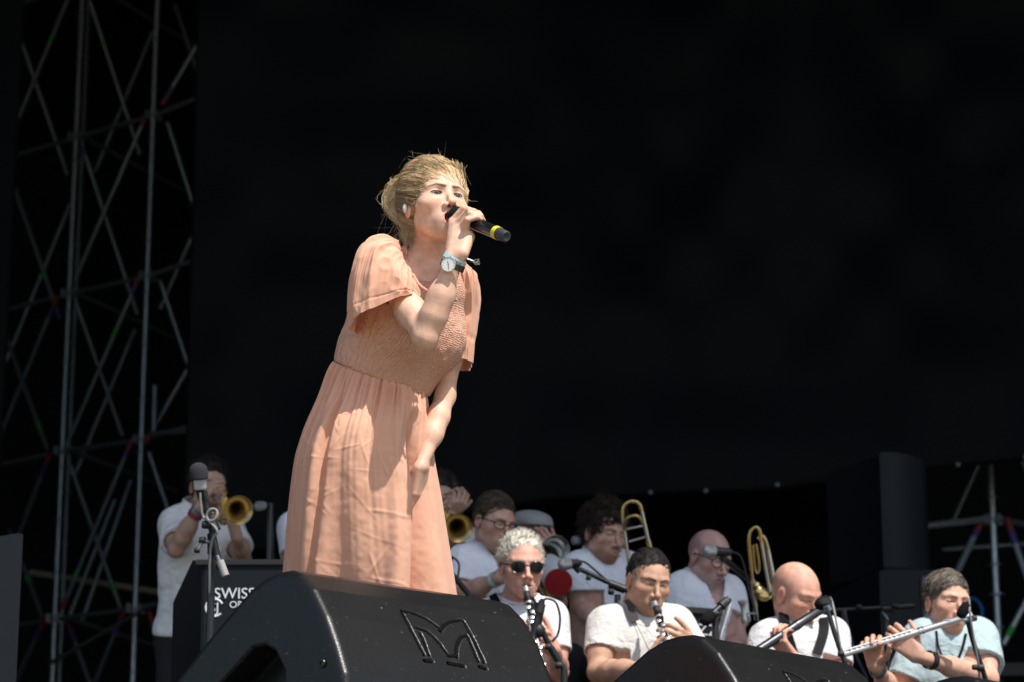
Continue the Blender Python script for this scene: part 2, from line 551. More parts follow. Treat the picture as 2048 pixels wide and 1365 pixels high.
def short_hair(hm, c, A, g, col, col2, n=900, ln=.016, lift=.5, comb=(0, -.6, .2), curl=0.0, parent=None, rand=.35, flow=False):
    """cap plus individual short strands standing on it"""
    f = lambda P: cap_sdf((P - c) @ A.T, g)
    V, Q = mesh_sdf(f, c - .135, c + .145, .0042, 1)
    mix = np.clip(vnoise(V, 60) * .8 + .5, 0, 1)[:, None]
    hm.add(V, Q, np.asarray(col) * (1 - mix) + np.asarray(col2) * mix)
    idx = rng.choice(len(V), n)
    p0 = V[idx] + rng.normal(size=(n, 3)) * .002
    cen = c + np.array([0, .02, 0]) * 0
    out = p0 - cen; out /= np.linalg.norm(out, axis=1, keepdims=True)
    cb = np.asarray(comb) @ A
    dirs = out * lift + cb + rng.normal(size=(n, 3)) * rand
    dirs /= np.linalg.norm(dirs, axis=1, keepdims=True)
    m = 6; t = np.linspace(0, 1, m)
    L = ln * (.5 + rng.random(n))
    paths = p0[:, None] + dirs[:, None] * (t[None, :, None] * L[:, None, None])
    if curl:
        a1 = rng.normal(size=(n, 3)); a1 /= np.linalg.norm(a1, axis=1, keepdims=True)
        a2 = np.cross(dirs, a1)
        ph = rng.random(n) * 6.28
        for k in range(m):
            w = t[k] * 5.5 + ph
            paths[:, k] += curl * (np.cos(w)[:, None] * a1 + np.sin(w)[:, None] * a2) * min(1, t[k] * 3)
    if flow:                                                   # combed: every strand follows the head
        st = np.asarray(cb)[None] + rng.normal(size=(n, 3)) * rand
        p = p0.copy(); paths[:, 0] = p
        for k in range(1, m):
            nr = p - (c - A[1] * .02 + A[2] * .03); nr /= np.linalg.norm(nr, axis=1, keepdims=True)
            tg = st - nr * (st * nr).sum(1, keepdims=True); tg /= np.linalg.norm(tg, axis=1, keepdims=True) + 1e-9
            p = p + tg * (L / (m - 1))[:, None]
            dd = f(p)
            p = p + nr * (lift * .010 * k / m + .0008 - np.clip(dd, -.02, .004))[:, None]
            paths[:, k] = p
    q = rng.random(n)[:, None]
    if flow: q = np.clip(.5 + 1.1 * vnoise(p0, 95)[:, None] + .15 * rng.normal(size=(n, 1)), 0, 1)
    cc = np.asarray(col) * (1 - q) + np.asarray(col2) * q
    hm.add(*tubes3(paths, .0011 + rng.random(n) * .0009, cc * 1.1))

class Person:
    def __init__(s, label, head, ang, sh, el, wr, hands, tor_yaw=0, girth=1.0, skin=(.60, .37, .27), g=None, hip=None,
                 standing=False, neck_up=.058, arm_r=1.0, hh=.0027, group=None, hipw=1.0):
        g = g or {}
        s.hipw = hipw
        s.g = g; s.skin = np.asarray(skin)
        s.c = at(*head); s.A = head_axes(*ang)
        s.SR, s.SL = at(*sh[0]), at(*sh[1])
        s.mid = (s.SR + s.SL) / 2
        ty = math.radians(tor_yaw)
        s.fwd = np.array([math.sin(ty), -math.cos(ty), 0])
        s.sx = unit(s.SR - s.SL)
        if hip is None:
            s.H = s.mid - np.array([0, 0, .47]) - s.fwd * .04
        else:
            s.H = at(*hip)
        s.w = unit(s.mid - s.H)
        s.v = unit(s.fwd - s.w * (s.fwd @ s.w)); s.u = np.cross(s.v, s.w)
        s.N = s.mid + s.w * neck_up - s.v * .012
        s.girth = girth
        s.E = [at(*e) for e in el]; s.W = [at(*w) for w in wr]
        s.ar = arm_r
        s.standing = standing
        base = np.array([s.H[0], s.H[1], STAGE])
        s.root = thing('person', label, 'person', base, group)
        s.hands = hands
        s.body(hh)
    def T(s, P):
        return np.stack([(P - s.mid) @ s.u, (P - s.mid) @ s.v, (P - s.mid) @ s.w], 1)
    def torso(s, P):
        q = s.girth; Q = s.T(P); L = np.linalg.norm(s.mid - s.H)
        d = ell(Q, (0, .012, -.13), (.158 * q, .112 * q, .20))
        d = smin(d, ell(Q, (0, .015 + .02 * (q - 1), -L * .64), (.150 * q * min(1, s.hipw + .1), .116 * q * min(1, s.hipw + .1), .20)), .05)
        d = smin(d, ell(Q, (0, 0, -L), (.165 * q * s.hipw, .12 * q * s.hipw, .13)), .05)
        d = smin(d, cone(P, s.SR, s.SL, .048, .048), .06)
        for S in (s.SR, s.SL):
            d = smin(d, cone(P, s.N + s.w * .026 - s.v * .012, lerp(s.mid, S, .86) + s.w * .000, .044, .038), .04)
        return d
    def neck(s, P, r=.054):
        a = s.c + s.A.T @ np.array([0, -.036, -.048])
        d = cone(P, s.N - s.w * .02, a, r + .006, r)
        return d
    def body(s, hh):
        mg = Merge(); g = s.g; A, c = s.A, s.c
        def fh(P):
            d = head_sdf((P - c) @ A.T, g)
            d = smin(d, s.neck(P, g.get('neck', .050)), .015)
            return smin(d, s.torso(P) + .006, .03)
        lo, hi = bounds([c, s.N], .15); lo[2] = s.N[2] - .13; hi[2] = c[2] + .135
        lo[:2] = np.minimum(lo[:2], (s.N - .10)[:2]); hi[:2] = np.maximum(hi[:2], (s.N + .10)[:2])
        V, Q = mesh_sdf(fh, lo, hi, hh)
        mg.add(V, Q, head_cols((V - c) @ A.T, g, s.skin))
        for k in (0, 1):
            S, E, W = (s.SR, s.SL)[k], s.E[k], s.W[k]
            hd = s.hands[k]
            q = s.ar if np.isscalar(s.ar) else s.ar[k]
            def fa(P):
                d = cone(P, S, lerp(S, E, .6), .050 * q, .041 * q)
                d = smin(d, cone(P, lerp(S, E, .6), E, .041 * q, .0315 * q), .03)
                d = smin(d, cone(P, E, lerp(E, W, .30), .0305 * q, .0345 * q), .028)
                d = smin(d, cone(P, lerp(E, W, .30), lerp(E, W, .55), .0345 * q, .0325 * q), .03)
                d = smin(d, cone(P, lerp(E, W, .55), W, .0335 * q, .0235 * q), .03)
                if hd is not None: d = hand_sdf(P, hd, d)
                return d
            pts = [S, E, W]
            if hd is not None: pts += [p for ch, _ in hd[1] for p in ch]
            lo, hi = bounds(pts, .065)
            V, Q = mesh_sdf(fa, lo, hi, .0036 if hd is not None else .006)
            C = np.repeat(s.skin[None], len(V), 0)
            C = C * (1 - .0 * V[:, :1])
            if hd is not None:                                 # knuckles and fingertips are redder
                tips = np.min([np.linalg.norm(V - ch[j], axis=1) for ch, _ in hd[1] for j in (1, 3)], 0)
                m = np.clip(1 - tips / .014, 0, 1)[:, None] * .4
                C = C * (1 - m) + s.skin * np.array([.92, .62, .6]) * m
            mg.add(V, Q, C)
        lo, hi = bounds([s.SR, s.SL, s.H], .2)
        V, Q = mesh_sdf(lambda P: s.torso(P) + .012, lo, hi, .014, 1)
        mg.add(V, Q, s.skin)
        s.body_obj = mg.build('body', SKIN, s.root)
    def shirt(s, m, neckline='crew', sleeve=.62, wr=.006, loose=.013, hem=.10, sl_r=(.066, .060), name='t_shirt', seed=0., neck_r=.072, h=.0062):
        def arm(P, k):
            S, E = (s.SR, s.SL)[k], s.E[k]
            a = unit(E - S); ct = lerp(S, E, sleeve)
            d = cone(P, S - a * .01, ct + a * .06, sl_r[0] * s.ar, sl_r[1] * s.ar)
            return d, (P - ct) @ a, np.linalg.norm(np.cross(P - S, a), axis=1)
        def f(P):
            Q = s.T(P)
            d = s.torso(P) - loose
            n1 = vnoise(Q * np.array([1., 1, .45]) + np.array([0, 0, .25]) * np.abs(Q[:, :1]), 17, seed)
            n2 = vnoise(Q @ np.array([[1, 0, .6], [0, 1, 0], [-.6, 0, 1]]), 31, seed + 5)
            d = d + wr * (1 - np.abs(n1) * 2) * .42 + wr * .30 * n2
            for k in (0, 1):
                a, t, r = arm(P, k)
                a = a + wr * .4 * vnoise(P, 26, seed + k)
                d = smin(d, a, .035)
            for k in (0, 1):                                   # cuffs: an open end round the arm
                S, E = (s.SR, s.SL)[k], s.E[k]
                ax = unit(E - S); ct = lerp(S, E, sleeve)
                t = (P - ct) @ ax
                near = np.linalg.norm(P - ct - t[:, None] * ax, axis=1) - .115
                d = np.maximum(d, -np.maximum(near, -t))
                d = np.maximum(d, -cone(P, ct - ax * .035, ct + ax * .05, .050 * s.ar, .053 * s.ar))
            nk = cone(P, s.N - s.w * .030 + s.v * .016, s.N + s.w * .16, neck_r, neck_r + .02)
            if neckline == 'v':
                nk = smin(nk, cone(P, s.N - s.w * .02 + s.v * .08, s.N - s.w * .135 + s.v * .165, .054, .008), .012)
            d = np.maximum(d, -nk)
            L = np.linalg.norm(s.mid - s.H)
            return np.maximum(d, -(Q[:, 2] + L + hem))
        lo, hi = bounds([s.SR, s.SL, s.H, lerp(s.SR, s.E[0], sleeve), lerp(s.SL, s.E[1], sleeve)], .15)
        lo[:2] -= .06; hi[:2] += .06; lo[2] = s.H[2] - hem - .03
        V, Q = mesh_sdf(f, lo, hi, h, 1)
        o = make_mesh(name, V, Q, m, s.root, True)
        if neckline == 'crew':                                  # ribbed collar round the neck opening
            a0_, a1_ = s.N - s.w * .030 + s.v * .016, s.N + s.w * .16
            ad = unit(a1_ - a0_); e1 = unit(s.u - ad * (s.u @ ad)); e2 = np.cross(ad, e1); La = np.linalg.norm(a1_ - a0_)
            hs_ = np.linspace(.12, -.10, 120); ring = []
            for an in np.linspace(0, 2 * math.pi, 49):
                dr = e1 * math.cos(an) + e2 * math.sin(an)
                P = np.array([a0_ + ad * h_ + dr * (neck_r + .02 * np.clip(h_ / La, 0, 1) + .001) for h_ in hs_])
                q = s.torso(P) - loose
                i = int(np.argmax(q < 0))
                ring.append(P[i] if q[i] < 0 else P[-1])
            ring = np.array(ring)
            for _ in range(2): ring[1:-1] = .25 * ring[:-2] + .5 * ring[1:-1] + .25 * ring[2:]
            MB().tube(ring, .0058, 8, cap=False).build('collar', m, s.root)
        return o
    def legs(s, floor):
        if s.standing:
            kn = [s.H + s.u * k * .10 + np.array([0, 0, -.44]) + s.fwd * .02 for k in (1, -1)]
            an = [np.array([k_[0], k_[1], floor + .09]) - s.fwd * .03 for k_ in kn]
        else:
            kn = [s.H + s.u * k * .15 + s.fwd * .43 + np.array([0, 0, .03]) for k in (1, -1)]
            an = [np.array([k_[0], k_[1], floor + .09]) - s.fwd * .02 for k_ in kn]
        def f(P):
            d = ell(s.T(P) + np.array([0, 0, np.linalg.norm(s.mid - s.H)]), (0, -.005, -.03), (.172 * s.girth, .125 * s.girth, .12))
            for k in (0, 1):
                hp = s.H + s.u * (.085, -.085)[k] - s.w * .03
                d = smin(d, cone(P, hp, kn[k], .092, .068), .03)
                d = smin(d, cone(P, kn[k], an[k], .068, .055), .02)
            return d + .006 * vnoise(P, 14)
        lo, hi = bounds([s.H] + kn + an, .16)
        V, Q = mesh_sdf(f, lo, hi, .014, 1)
        make_mesh('trousers', V, Q, M['trousers'], s.root)
        for a in an:
            def fs(P, a=a):
                t = a + np.array([0, 0, -.05])
                return smin(cone(P, t, t + s.fwd * .15 - np.array([0, 0, .01]), .042, .034), cone(P, t - s.fwd * .05, t + s.fwd * .02, .038, .04), .03)
            lo, hi = bounds([a], .24)
            V, Q = mesh_sdf(fs, lo, hi, .012, 1)
            make_mesh('shoe', V, Q, M['rubber'], s.root)
    def hair(s, **k):
        hm = Merge(); gg = k.pop('cap', {})
        short_hair(hm, s.c, s.A, gg, **k)
        return hm.build('hair', HAIR, s.root)
    def L(s, x, y, z):                                          # point in head space -> world
        return s.c + s.A.T @ np.array([x, y, z])
    def spectacles(s, name, frame, lensm, ew=.024, eh=.019, r=.0016, sun=False):
        m = MB(); l = MB()
        for k in (1, -1):
            ring = []
            for a in np.linspace(0, 2 * math.pi, 25):
                ring.append(s.L(k * .0335 + ew * math.cos(a), .0905 - .012 * abs(math.cos(a)) * (1 if math.cos(a) * k > 0 else .1), -.003 + eh * math.sin(a) * (1 if not sun else (1 - .12 * math.sin(a)))))
            m.tube(ring, r, 6, cap=False)
            l.add([s.L(k * .0335, .0915, -.003)] + [p for p in ring[:-1]], [(0, i + 1, (i + 1) % 24 + 1) for i in range(24)])
            m.tube(bez([s.L(k * .057, .079, .004), s.L(k * .072, .045, .006), s.L(k * .0785, -.005, .006), s.L(k * .078, -.022, -.008)], 12), r * 1.1, 6)
        m.tube(bez([s.L(.0105, .090, .0), s.L(0, .094, .004), s.L(-.0105, .090, .0)], 6), r, 6)
        o = m.build(name, frame, s.root)
        l.build('lens', lensm, o, smooth=True)
        return o
def text_mesh(body, size, depth, spacing=1.0):
    """a word as flat lettering of real thickness: vertices and triangles, centred"""
    cu = bpy.data.curves.new('lettering', 'FONT')
    cu.body = body; cu.size = size; cu.extrude = depth; cu.align_x = 'CENTER'; cu.align_y = 'CENTER'; cu.space_character = spacing
    cu.resolution_u = 4
    o = bpy.data.objects.new('lettering', cu); COL.objects.link(o)
    dg = bpy.context.evaluated_depsgraph_get()
    me = o.evaluated_get(dg).to_mesh()
    V = np.array([v.co[:] for v in me.vertices]); Fs = [list(p.vertices) for p in me.polygons]
    o.evaluated_get(dg).to_mesh_clear()
    bpy.data.objects.remove(o); bpy.data.curves.remove(cu)
    return V, Fs
# ------------------------------------------------------------------ setting
def aty(px, py, Y):
    v = (682.5 - py) / F
    return at(px, py, Y / (F_[1] + v * U_[1]))
def atz(px, py, z):
    v = (682.5 - py) / F
    return at(px, py, (z - CAM[2]) / (F_[2] + v * U_[2]))
def sheet(name, x0, x1, y0, y1, z, th, m):
    o = MB().box(((x0 + x1) / 2, (y0 + y1) / 2, z - th / 2), (x1 - x0, y1 - y0, th)).build(name, m, None, False)
    return tag(o, kind='structure')
ground = make_mesh('ground', [(-300, -300, 0), (300, -300, 0), (300, 300, 0), (-300, 300, 0)], [(0, 1, 2, 3)],
                   mat('dry_grass', (.24, .21, .14), .95, noise=(3, .8, (.32, .28, .18)), bump=(20, .5)), None, False)
tag(ground, kind='structure')
PLY = mat('black_stage_ply', (.035, .034, .033), .6, noise=(5, .6, (.06, .057, .052)), bump=(60, .1))
sheet('stage_floor', -14, 14, 6.0, 30, STAGE, .12, PLY)
RISER = STAGE + .20
rs = MB().box((.6, 13.2, STAGE + .10), (8.4, 5.4, .196)).build('band_riser', PLY, None, False)
tag(rs, kind='structure')
fas = MB().box((0, 6.06, STAGE / 2 - .06), (28, .06, STAGE - .13)).build('stage_front', mat('black_skirt_cloth', (.012, .012, .013), .95), None, False)
tag(fas, kind='structure')
CLOTH = mat('black_stage_cloth', (.0015, .0031, .0048), .5, 0, .07, bump=(45, .12))
def curtain(name, label, A, B, z0, z1, fold=.10, nx=160, nz=70, hem=None, parent=None, seed=0.):
    A = np.array([A[0], A[1], 0.]); B = np.array([B[0], B[1], 0.]); n = unit(np.cross(unit(B - A), (0, 0, 1)))
    U, W = np.meshgrid(np.linspace(0, 1, nx), np.linspace(0, 1, nz))
    zb = np.interp(np.linspace(0, 1, nx), *hem) if hem is not None else np.full(nx, z0)
    X = A + (B - A) * U[..., None]
    X[..., 2] = zb[None] * (1 - W) + z1 * W
    fl = X.reshape(-1, 3)
    disp = vnoise(fl * np.array([1, 1, .35]), .9, seed) * fold + vnoise(fl * np.array([1, 1, .8]), 2.1, seed + 4) * fold * .35
    fl = fl + disp[:, None] * n
    i = np.arange(nz - 1)[:, None] * nx; j = np.arange(nx - 1)[None]
    Q = np.stack([i + j, i + j + 1, i + nx + j + 1, i + nx + j], -1).reshape(-1, 4)
    o = make_mesh(name, fl, Q, CLOTH, parent, True)
    sm = o.modifiers.new('thickness', 'SOLIDIFY'); sm.thickness = .006
    return o
# roof over the rear of the stage: its front edge throws the shade that starts behind the front row
ROOF_Z = 13.6
SHADE_Y = 10.62
roof_y = SHADE_Y - (ROOF_Z - .2 - 2.9) * (-sun_dir[1] / sun_dir[2])
rf = thing('stage_roof', 'black roof canopy high over the rear half of the stage', 'stage roof', (0, roof_y, STAGE))
MB().box((0, (roof_y + 31) / 2, ROOF_Z), (32, 31 - roof_y, .35)).build('canopy', CLOTH, rf, False)
for x in (-15.2, 15.2):
    MB().box((x, roof_y + .5, (ROOF_Z - .18) / 2), (.5, .5, ROOF_Z - .18)).build('roof_leg', M['black'], rf, False)
BY = 21.6
xl, xr = aty(389, 300, BY)[0], aty(2300, 900, BY)[0]
hz = [(388, 1120), (800, 1060), (1080, 1010), (1300, 993), (1410, 990), (1550, 978), (1655, 967), (1910, 938), (2048, 922), (2300, 885)]
hx = [(aty(p, q, BY)[0] - xl) / (xr - xl) for p, q in hz]; hv = [aty(p, q, BY)[2] for p, q in hz]
bd = thing('backdrop_curtain', 'huge black cloth backdrop hanging behind the whole band', 'backdrop', (0, BY, STAGE))
tag(curtain('cloth', '', (xl, BY), (xr, BY), 3, ROOF_Z - .3, .22, 260, 160, (hx, hv), bd))
eyem = mat('eyelet_tie', (.13, .18, .20), .5)
for p in (1300, 1410, 1552, 1655, 1912, 2046):
    q = np.interp(p, [a for a, b in hz], [b for a, b in hz]) - 2
    c = aty(p, q, BY) - np.array([0, .10, 0])
    MB().lathe(c, (0, -1, 0), [(0, .001), (.004, .017), (.012, .015), (.012, .006)], 12).build('eyelet', eyem, bd)
rc = thing('dark_backing', 'black sheet added far behind the scaffold towers to keep the sky out', 'curtain', (0, 28, STAGE))  # sheet added to hold the darkness behind the towers against the sky
curtain('cloth', '', (-14.5, 28), (14.5, 28), STAGE, ROOF_Z - .3, .15, 160, 60, None, rc, 3)
for s_, lab in ((-1, 'unseen black cloth added to block light at the stage side beside the tall scaffold'), (1, 'unseen black cloth added to block light at the stage side beyond the stacked loudspeakers')):
    wc_ = thing('side_light_block', lab, 'curtain', (s_ * 14.5, 20, STAGE))  # out of view, added to keep side light off the stage
    curtain('cloth', '', (s_ * 14.5, 12), (s_ * 14.5, 28), STAGE, ROOF_Z - .3, .12, 90, 50, None, wc_, 6)
# a narrow black leg of cloth along the left edge of the picture
wl = thing('border_curtain', 'narrow black cloth leg hanging at the left end of the scaffold tower', 'curtain', (aty(0, 600, 22.6)[0], 22.6, STAGE))
curtain('cloth', '', (aty(-420, 600, 22.6)[0], 22.6), (aty(19, 600, 22.6)[0], 22.6), STAGE, ROOF_Z - .3, .04, 40, 50, None, wl, 8)

# ------------------------------------------------------------------ scaffold towers
def pipe(name, a, b, r, parent, m=None):
    return MB().tube([a, b], r, 12).build(name, m or M['steel'], parent)
def taped(a, b, parent, marks, r=.0215):
    o = pipe('brace', a, b, r, parent, M['steel2'] if r > .025 else None)
    for t0, t1, m in marks:
        MB().tube([lerp(a, b, t0), lerp(a, b, t1)], r + .0025, 12).build('tape', m, o)
def rosette(c, parent, big=True):
    o = MB().lathe(c, (0, 0, 1), [(-.006, .027), (-.006, .062), (.006, .062), (.006, .027)], 16).build('rosette', M['steel'], parent)
    if big:
        for a in (20, 75, 150, 210, 300):
            a = math.radians(a); d = np.array([math.cos(a), math.sin(a), 0])
            MB().box(c + d * .062, (.05, .03, .085), [d, np.cross((0, 0, 1), d), (0, 0, 1)], .006).build('wedge_head', M['steel'], o)
tw = thing('scaffold_tower', 'tall galvanised scaffold tower with taped diagonal braces left of the backdrop', 'scaffold', (aty(215, 900, 25)[0], 25, STAGE))
DA, DB = 25.3, 24.7
def upright(p0, p1, Y, lv, parent, r=.0242):
    """a vertical standard: foot pixel fixes where it stands, the height is real"""
    c = aty(*lerp(p0, p1, .5), Y)
    o = pipe('upright', (c[0], Y, STAGE), (c[0], Y, ROOF_Z - .4), r, parent, M['steel2'] if r > .023 else None)
    for z in np.arange(STAGE + .5, ROOF_Z - .5, .5):
        MB().lathe((c[0], Y, z), (0, 0, 1), [(-.005, .024), (-.005, .044), (.005, .044), (.005, .024)], 12).build('collar', M['steel'], o)
    return c[0]
xA = upright((165, 0), (103, 1365), DA, None, tw)
xB = upright((318, 0), (262, 1365), DB, None, tw)
xC = upright((178, 0), (118, 1365), DA + 1.1, None, tw, .022)
xD = upright((10, 0), (-50, 1365), DA + .9, None, tw, .022)
lv = [aty(140, y, DA)[2] for y in (1238, 903, 588, 275, -35)]
lB = [aty(290, y, DB)[2] for y in (1218, 880, 553, 232, -85)]
for zA, zB in zip(lv, lB):
    a, b = np.array([xA, DA, zA]), np.array([xB, DB, zB])
    rosette(a, tw); rosette(b, tw)
    pipe('ledger', a, b, .0225, tw)
    pipe('ledger', a, np.array([xA - .95, DA + .7, zA - .02]), .0225, tw)
    pipe('ledger', b, np.array([xB + .55, DB - .5, zB + .02]), .0225, tw)
    pipe('ledger', a + np.array([0, 0, .04]), np.array([xA + .9, DA + 1.5, zA - .05]), .0215, tw)
R3, P3, G3 = M['red'], M['purple'], M['green']
br = [((135, 0), (20, 280), 25.2, 25.9, [(.2, .25, G3)]), ((30, 45), (135, 350), 26, 26.3, []), ((180, 5), (280, 310), 25.6, 26, [(.25, .29, G3)]),
      ((305, 65), (190, 345), 26.2, 26.2, []), ((398, 85), (325, 210), 24.2, 24.6, [(.84, .93, P3), (.93, 1, R3)]), ((350, 10), (380, 100), 26, 26, []),
      ((290, 236), (150, 560), 24.75, 25.2, [(0, .05, R3)]), ((165, 295), (275, 630), 25.4, 25.8, [(0, .05, P3), (.25, .29, G3)]), ((335, 245), (385, 405), 24.8, 24.9, []),
      ((20, 350), (120, 640), 25.6, 25.4, [(.72, .76, G3), (.95, 1, P3)]), ((140, 410), (30, 680), 26.4, 26.4, []), ((390, 460), (320, 620), 25.5, 25.7, []),
      ((278, 555), (132, 893), 24.75, 25.2, [(0, .05, R3), (.05, .1, P3), (.3, .35, G3)]), ((115, 592), (25, 812), 25.3, 25.9, [(0, .07, R3), (.07, .15, P3)]),
      ((150, 600), (245, 872), 25.4, 25.8, []), ((320, 560), (378, 735), 24.8, 24.9, []), ((22, 700), (95, 900), 25.8, 25.4, [(.8, .85, G3)]),
      ((378, 735), (292, 885), 24.3, 24.6, [(.85, .93, P3), (.93, 1, R3)]), ((264, 880), (124, 1218), 24.75, 25.2, [(0, .06, R3), (.06, .1, P3), (.78, .82, G3), (.93, 1, R3)]),
      ((100, 905), (36, 1075), 25.3, 25.9, [(0, .08, R3), (.08, .2, P3)]), ((140, 930), (240, 1215), 25.4, 25.8, [(.83, .88, G3)]), ((298, 905), (337, 1022), 24.8, 24.9, []),
      ((40, 1115), (85, 1235), 25.8, 25.4, [(.55, .62, G3)]), ((90, 1235), (38, 1350), 25.3, 25.9, [(0, .12, R3), (.12, .25, P3)]),
      ((248, 1222), (188, 1368), 24.75, 25.1, [(0, .1, R3), (.1, .3, P3)]), ((135, 1245), (182, 1375), 25.4, 25.7, [(0, .1, R3), (.1, .3, P3)]),
      ((298, 1222), (332, 1342), 24.8, 24.9, [(0, .1, R3), (.1, .4, P3)]), ((230, 1000), (140, 1230), 26.6, 26.6, []), ((270, 660), (150, 950), 26.6, 26.6, []),
      ((262, 960), (165, 1240), 26.5, 26.5, [])]
for a, b, d0, d1, marks in br:
    a, b = np.array(a, float), np.array(b, float)
    un = (b - a) / np.linalg.norm(b - a)
    if b[0] > 330: b = b + un * 110
    if a[0] > 370: a = a - un * 110
    if b[0] < 45: b = b + un * 60
    if a[0] < 45: a = a - un * 60
    taped(aty(*a, d0), aty(*b, d1), tw, marks)
pipe('toe_board_rail', aty(300, 868, 24.4), aty(382, 862, 24.0), .0225, tw)
pipe('toe_board_rail', aty(310, 772, 24.4), aty(308, 862, 24.4), .024, tw)
pipe('guard_rail', aty(60, 1145, 27.0), aty(320, 1185, 26.4), .03, tw, mat('pale_timber', (.30, .27, .22), .8))
pipe('cable_run', aty(95, 1330, 24.3), aty(290, 1218, 24.3), .02, tw, M['rubber'])
t2 = thing('scaffold_tower', 'short stretch of scaffold with red and purple tape behind the loudspeaker stack', 'scaffold', (aty(1990, 1100, 23)[0], 23, STAGE))
D2 = 22.6
xE = aty(1990, 1130, D2)[0]
o = pipe('upright', (xE, D2, STAGE), (xE, D2, 7.2), .0275, t2, M['steel2'])
for py in (996, 1130, 1190, 1255):
    z = aty(1990, py, D2)[2]
    MB().lathe((xE, D2, z), (0, 0, 1), [(-.006, .026), (-.006, .055 if py != 1190 else .07), (.006, .055 if py != 1190 else .07), (.006, .026)], 16).build('collar', M['steel'], o)
zN = aty(1990, 1040, D2)[2]
rosette(np.array([xE, D2, zN]), t2)
pipe('ledger', np.array([xE - .06, D2 - .03, zN]), aty(1790, 1060, D2 - .7), .027, t2, M['steel2'])
for q_ in (aty(1790, 1060, D2 - .7), aty(2125, 1062, D2 + .6)):
    pipe('upright', (q_[0], q_[1], STAGE), (q_[0], q_[1], 7.0), .0275, t2)
pipe('ledger', np.array([xE + .06, D2, zN]), aty(2125, 1062, D2 + .6), .025, t2)
pipe('ledger', aty(1885, 1100, D2 + 1.2), aty(2100, 1085, D2 + 1.2), .022, t2)
taped(aty(1965, 1038, D2), aty(1895, 1185, D2 - .3), t2, [(.0, .18, R3), (.18, .26, P3)], .026)
taped(aty(2014, 1038, D2), aty(2070, 1200, D2 - .2), t2, [(.0, .15, R3), (.15, .32, P3)], .026)
taped(aty(1956, 930, D2 + .8), aty(1905, 1045, D2 + .8), t2, [], .021)
taped(aty(2080, 1150, D2 + .2), aty(2006, 1290, D2 + .2), t2, [(.75, .88, G3)], .026)
taped(aty(2044, 925, D2 + .8), aty(2070, 980, D2 + .8), t2, [], .021)
MB().box((xE, D2, aty(1998, 1338, D2)[2]), (.17, .15, .02)).build('base_plate', M['steel'], t2)
MB().box((xE + .3, D2 - .3, aty(1998, 1356, D2)[2]), (1.6, .3, .1)).build('base_beam', mat('dark_beam', (.02, .021, .023), .6), t2, False)
hs = thing('cable_coil', 'coil of blue cable hanging on the scaffold behind the man in pale blue', 'cable', aty(1945, 1222, D2 - .6))
cc = aty(1943, 1222, D2 - .6)
MB().tube([cc + np.array([.085 * math.cos(a), .01 * math.sin(3 * a), .10 * math.sin(a)]) for a in np.linspace(0, 12.5, 60)], .010, 6).build('coil', M['blue'], hs)

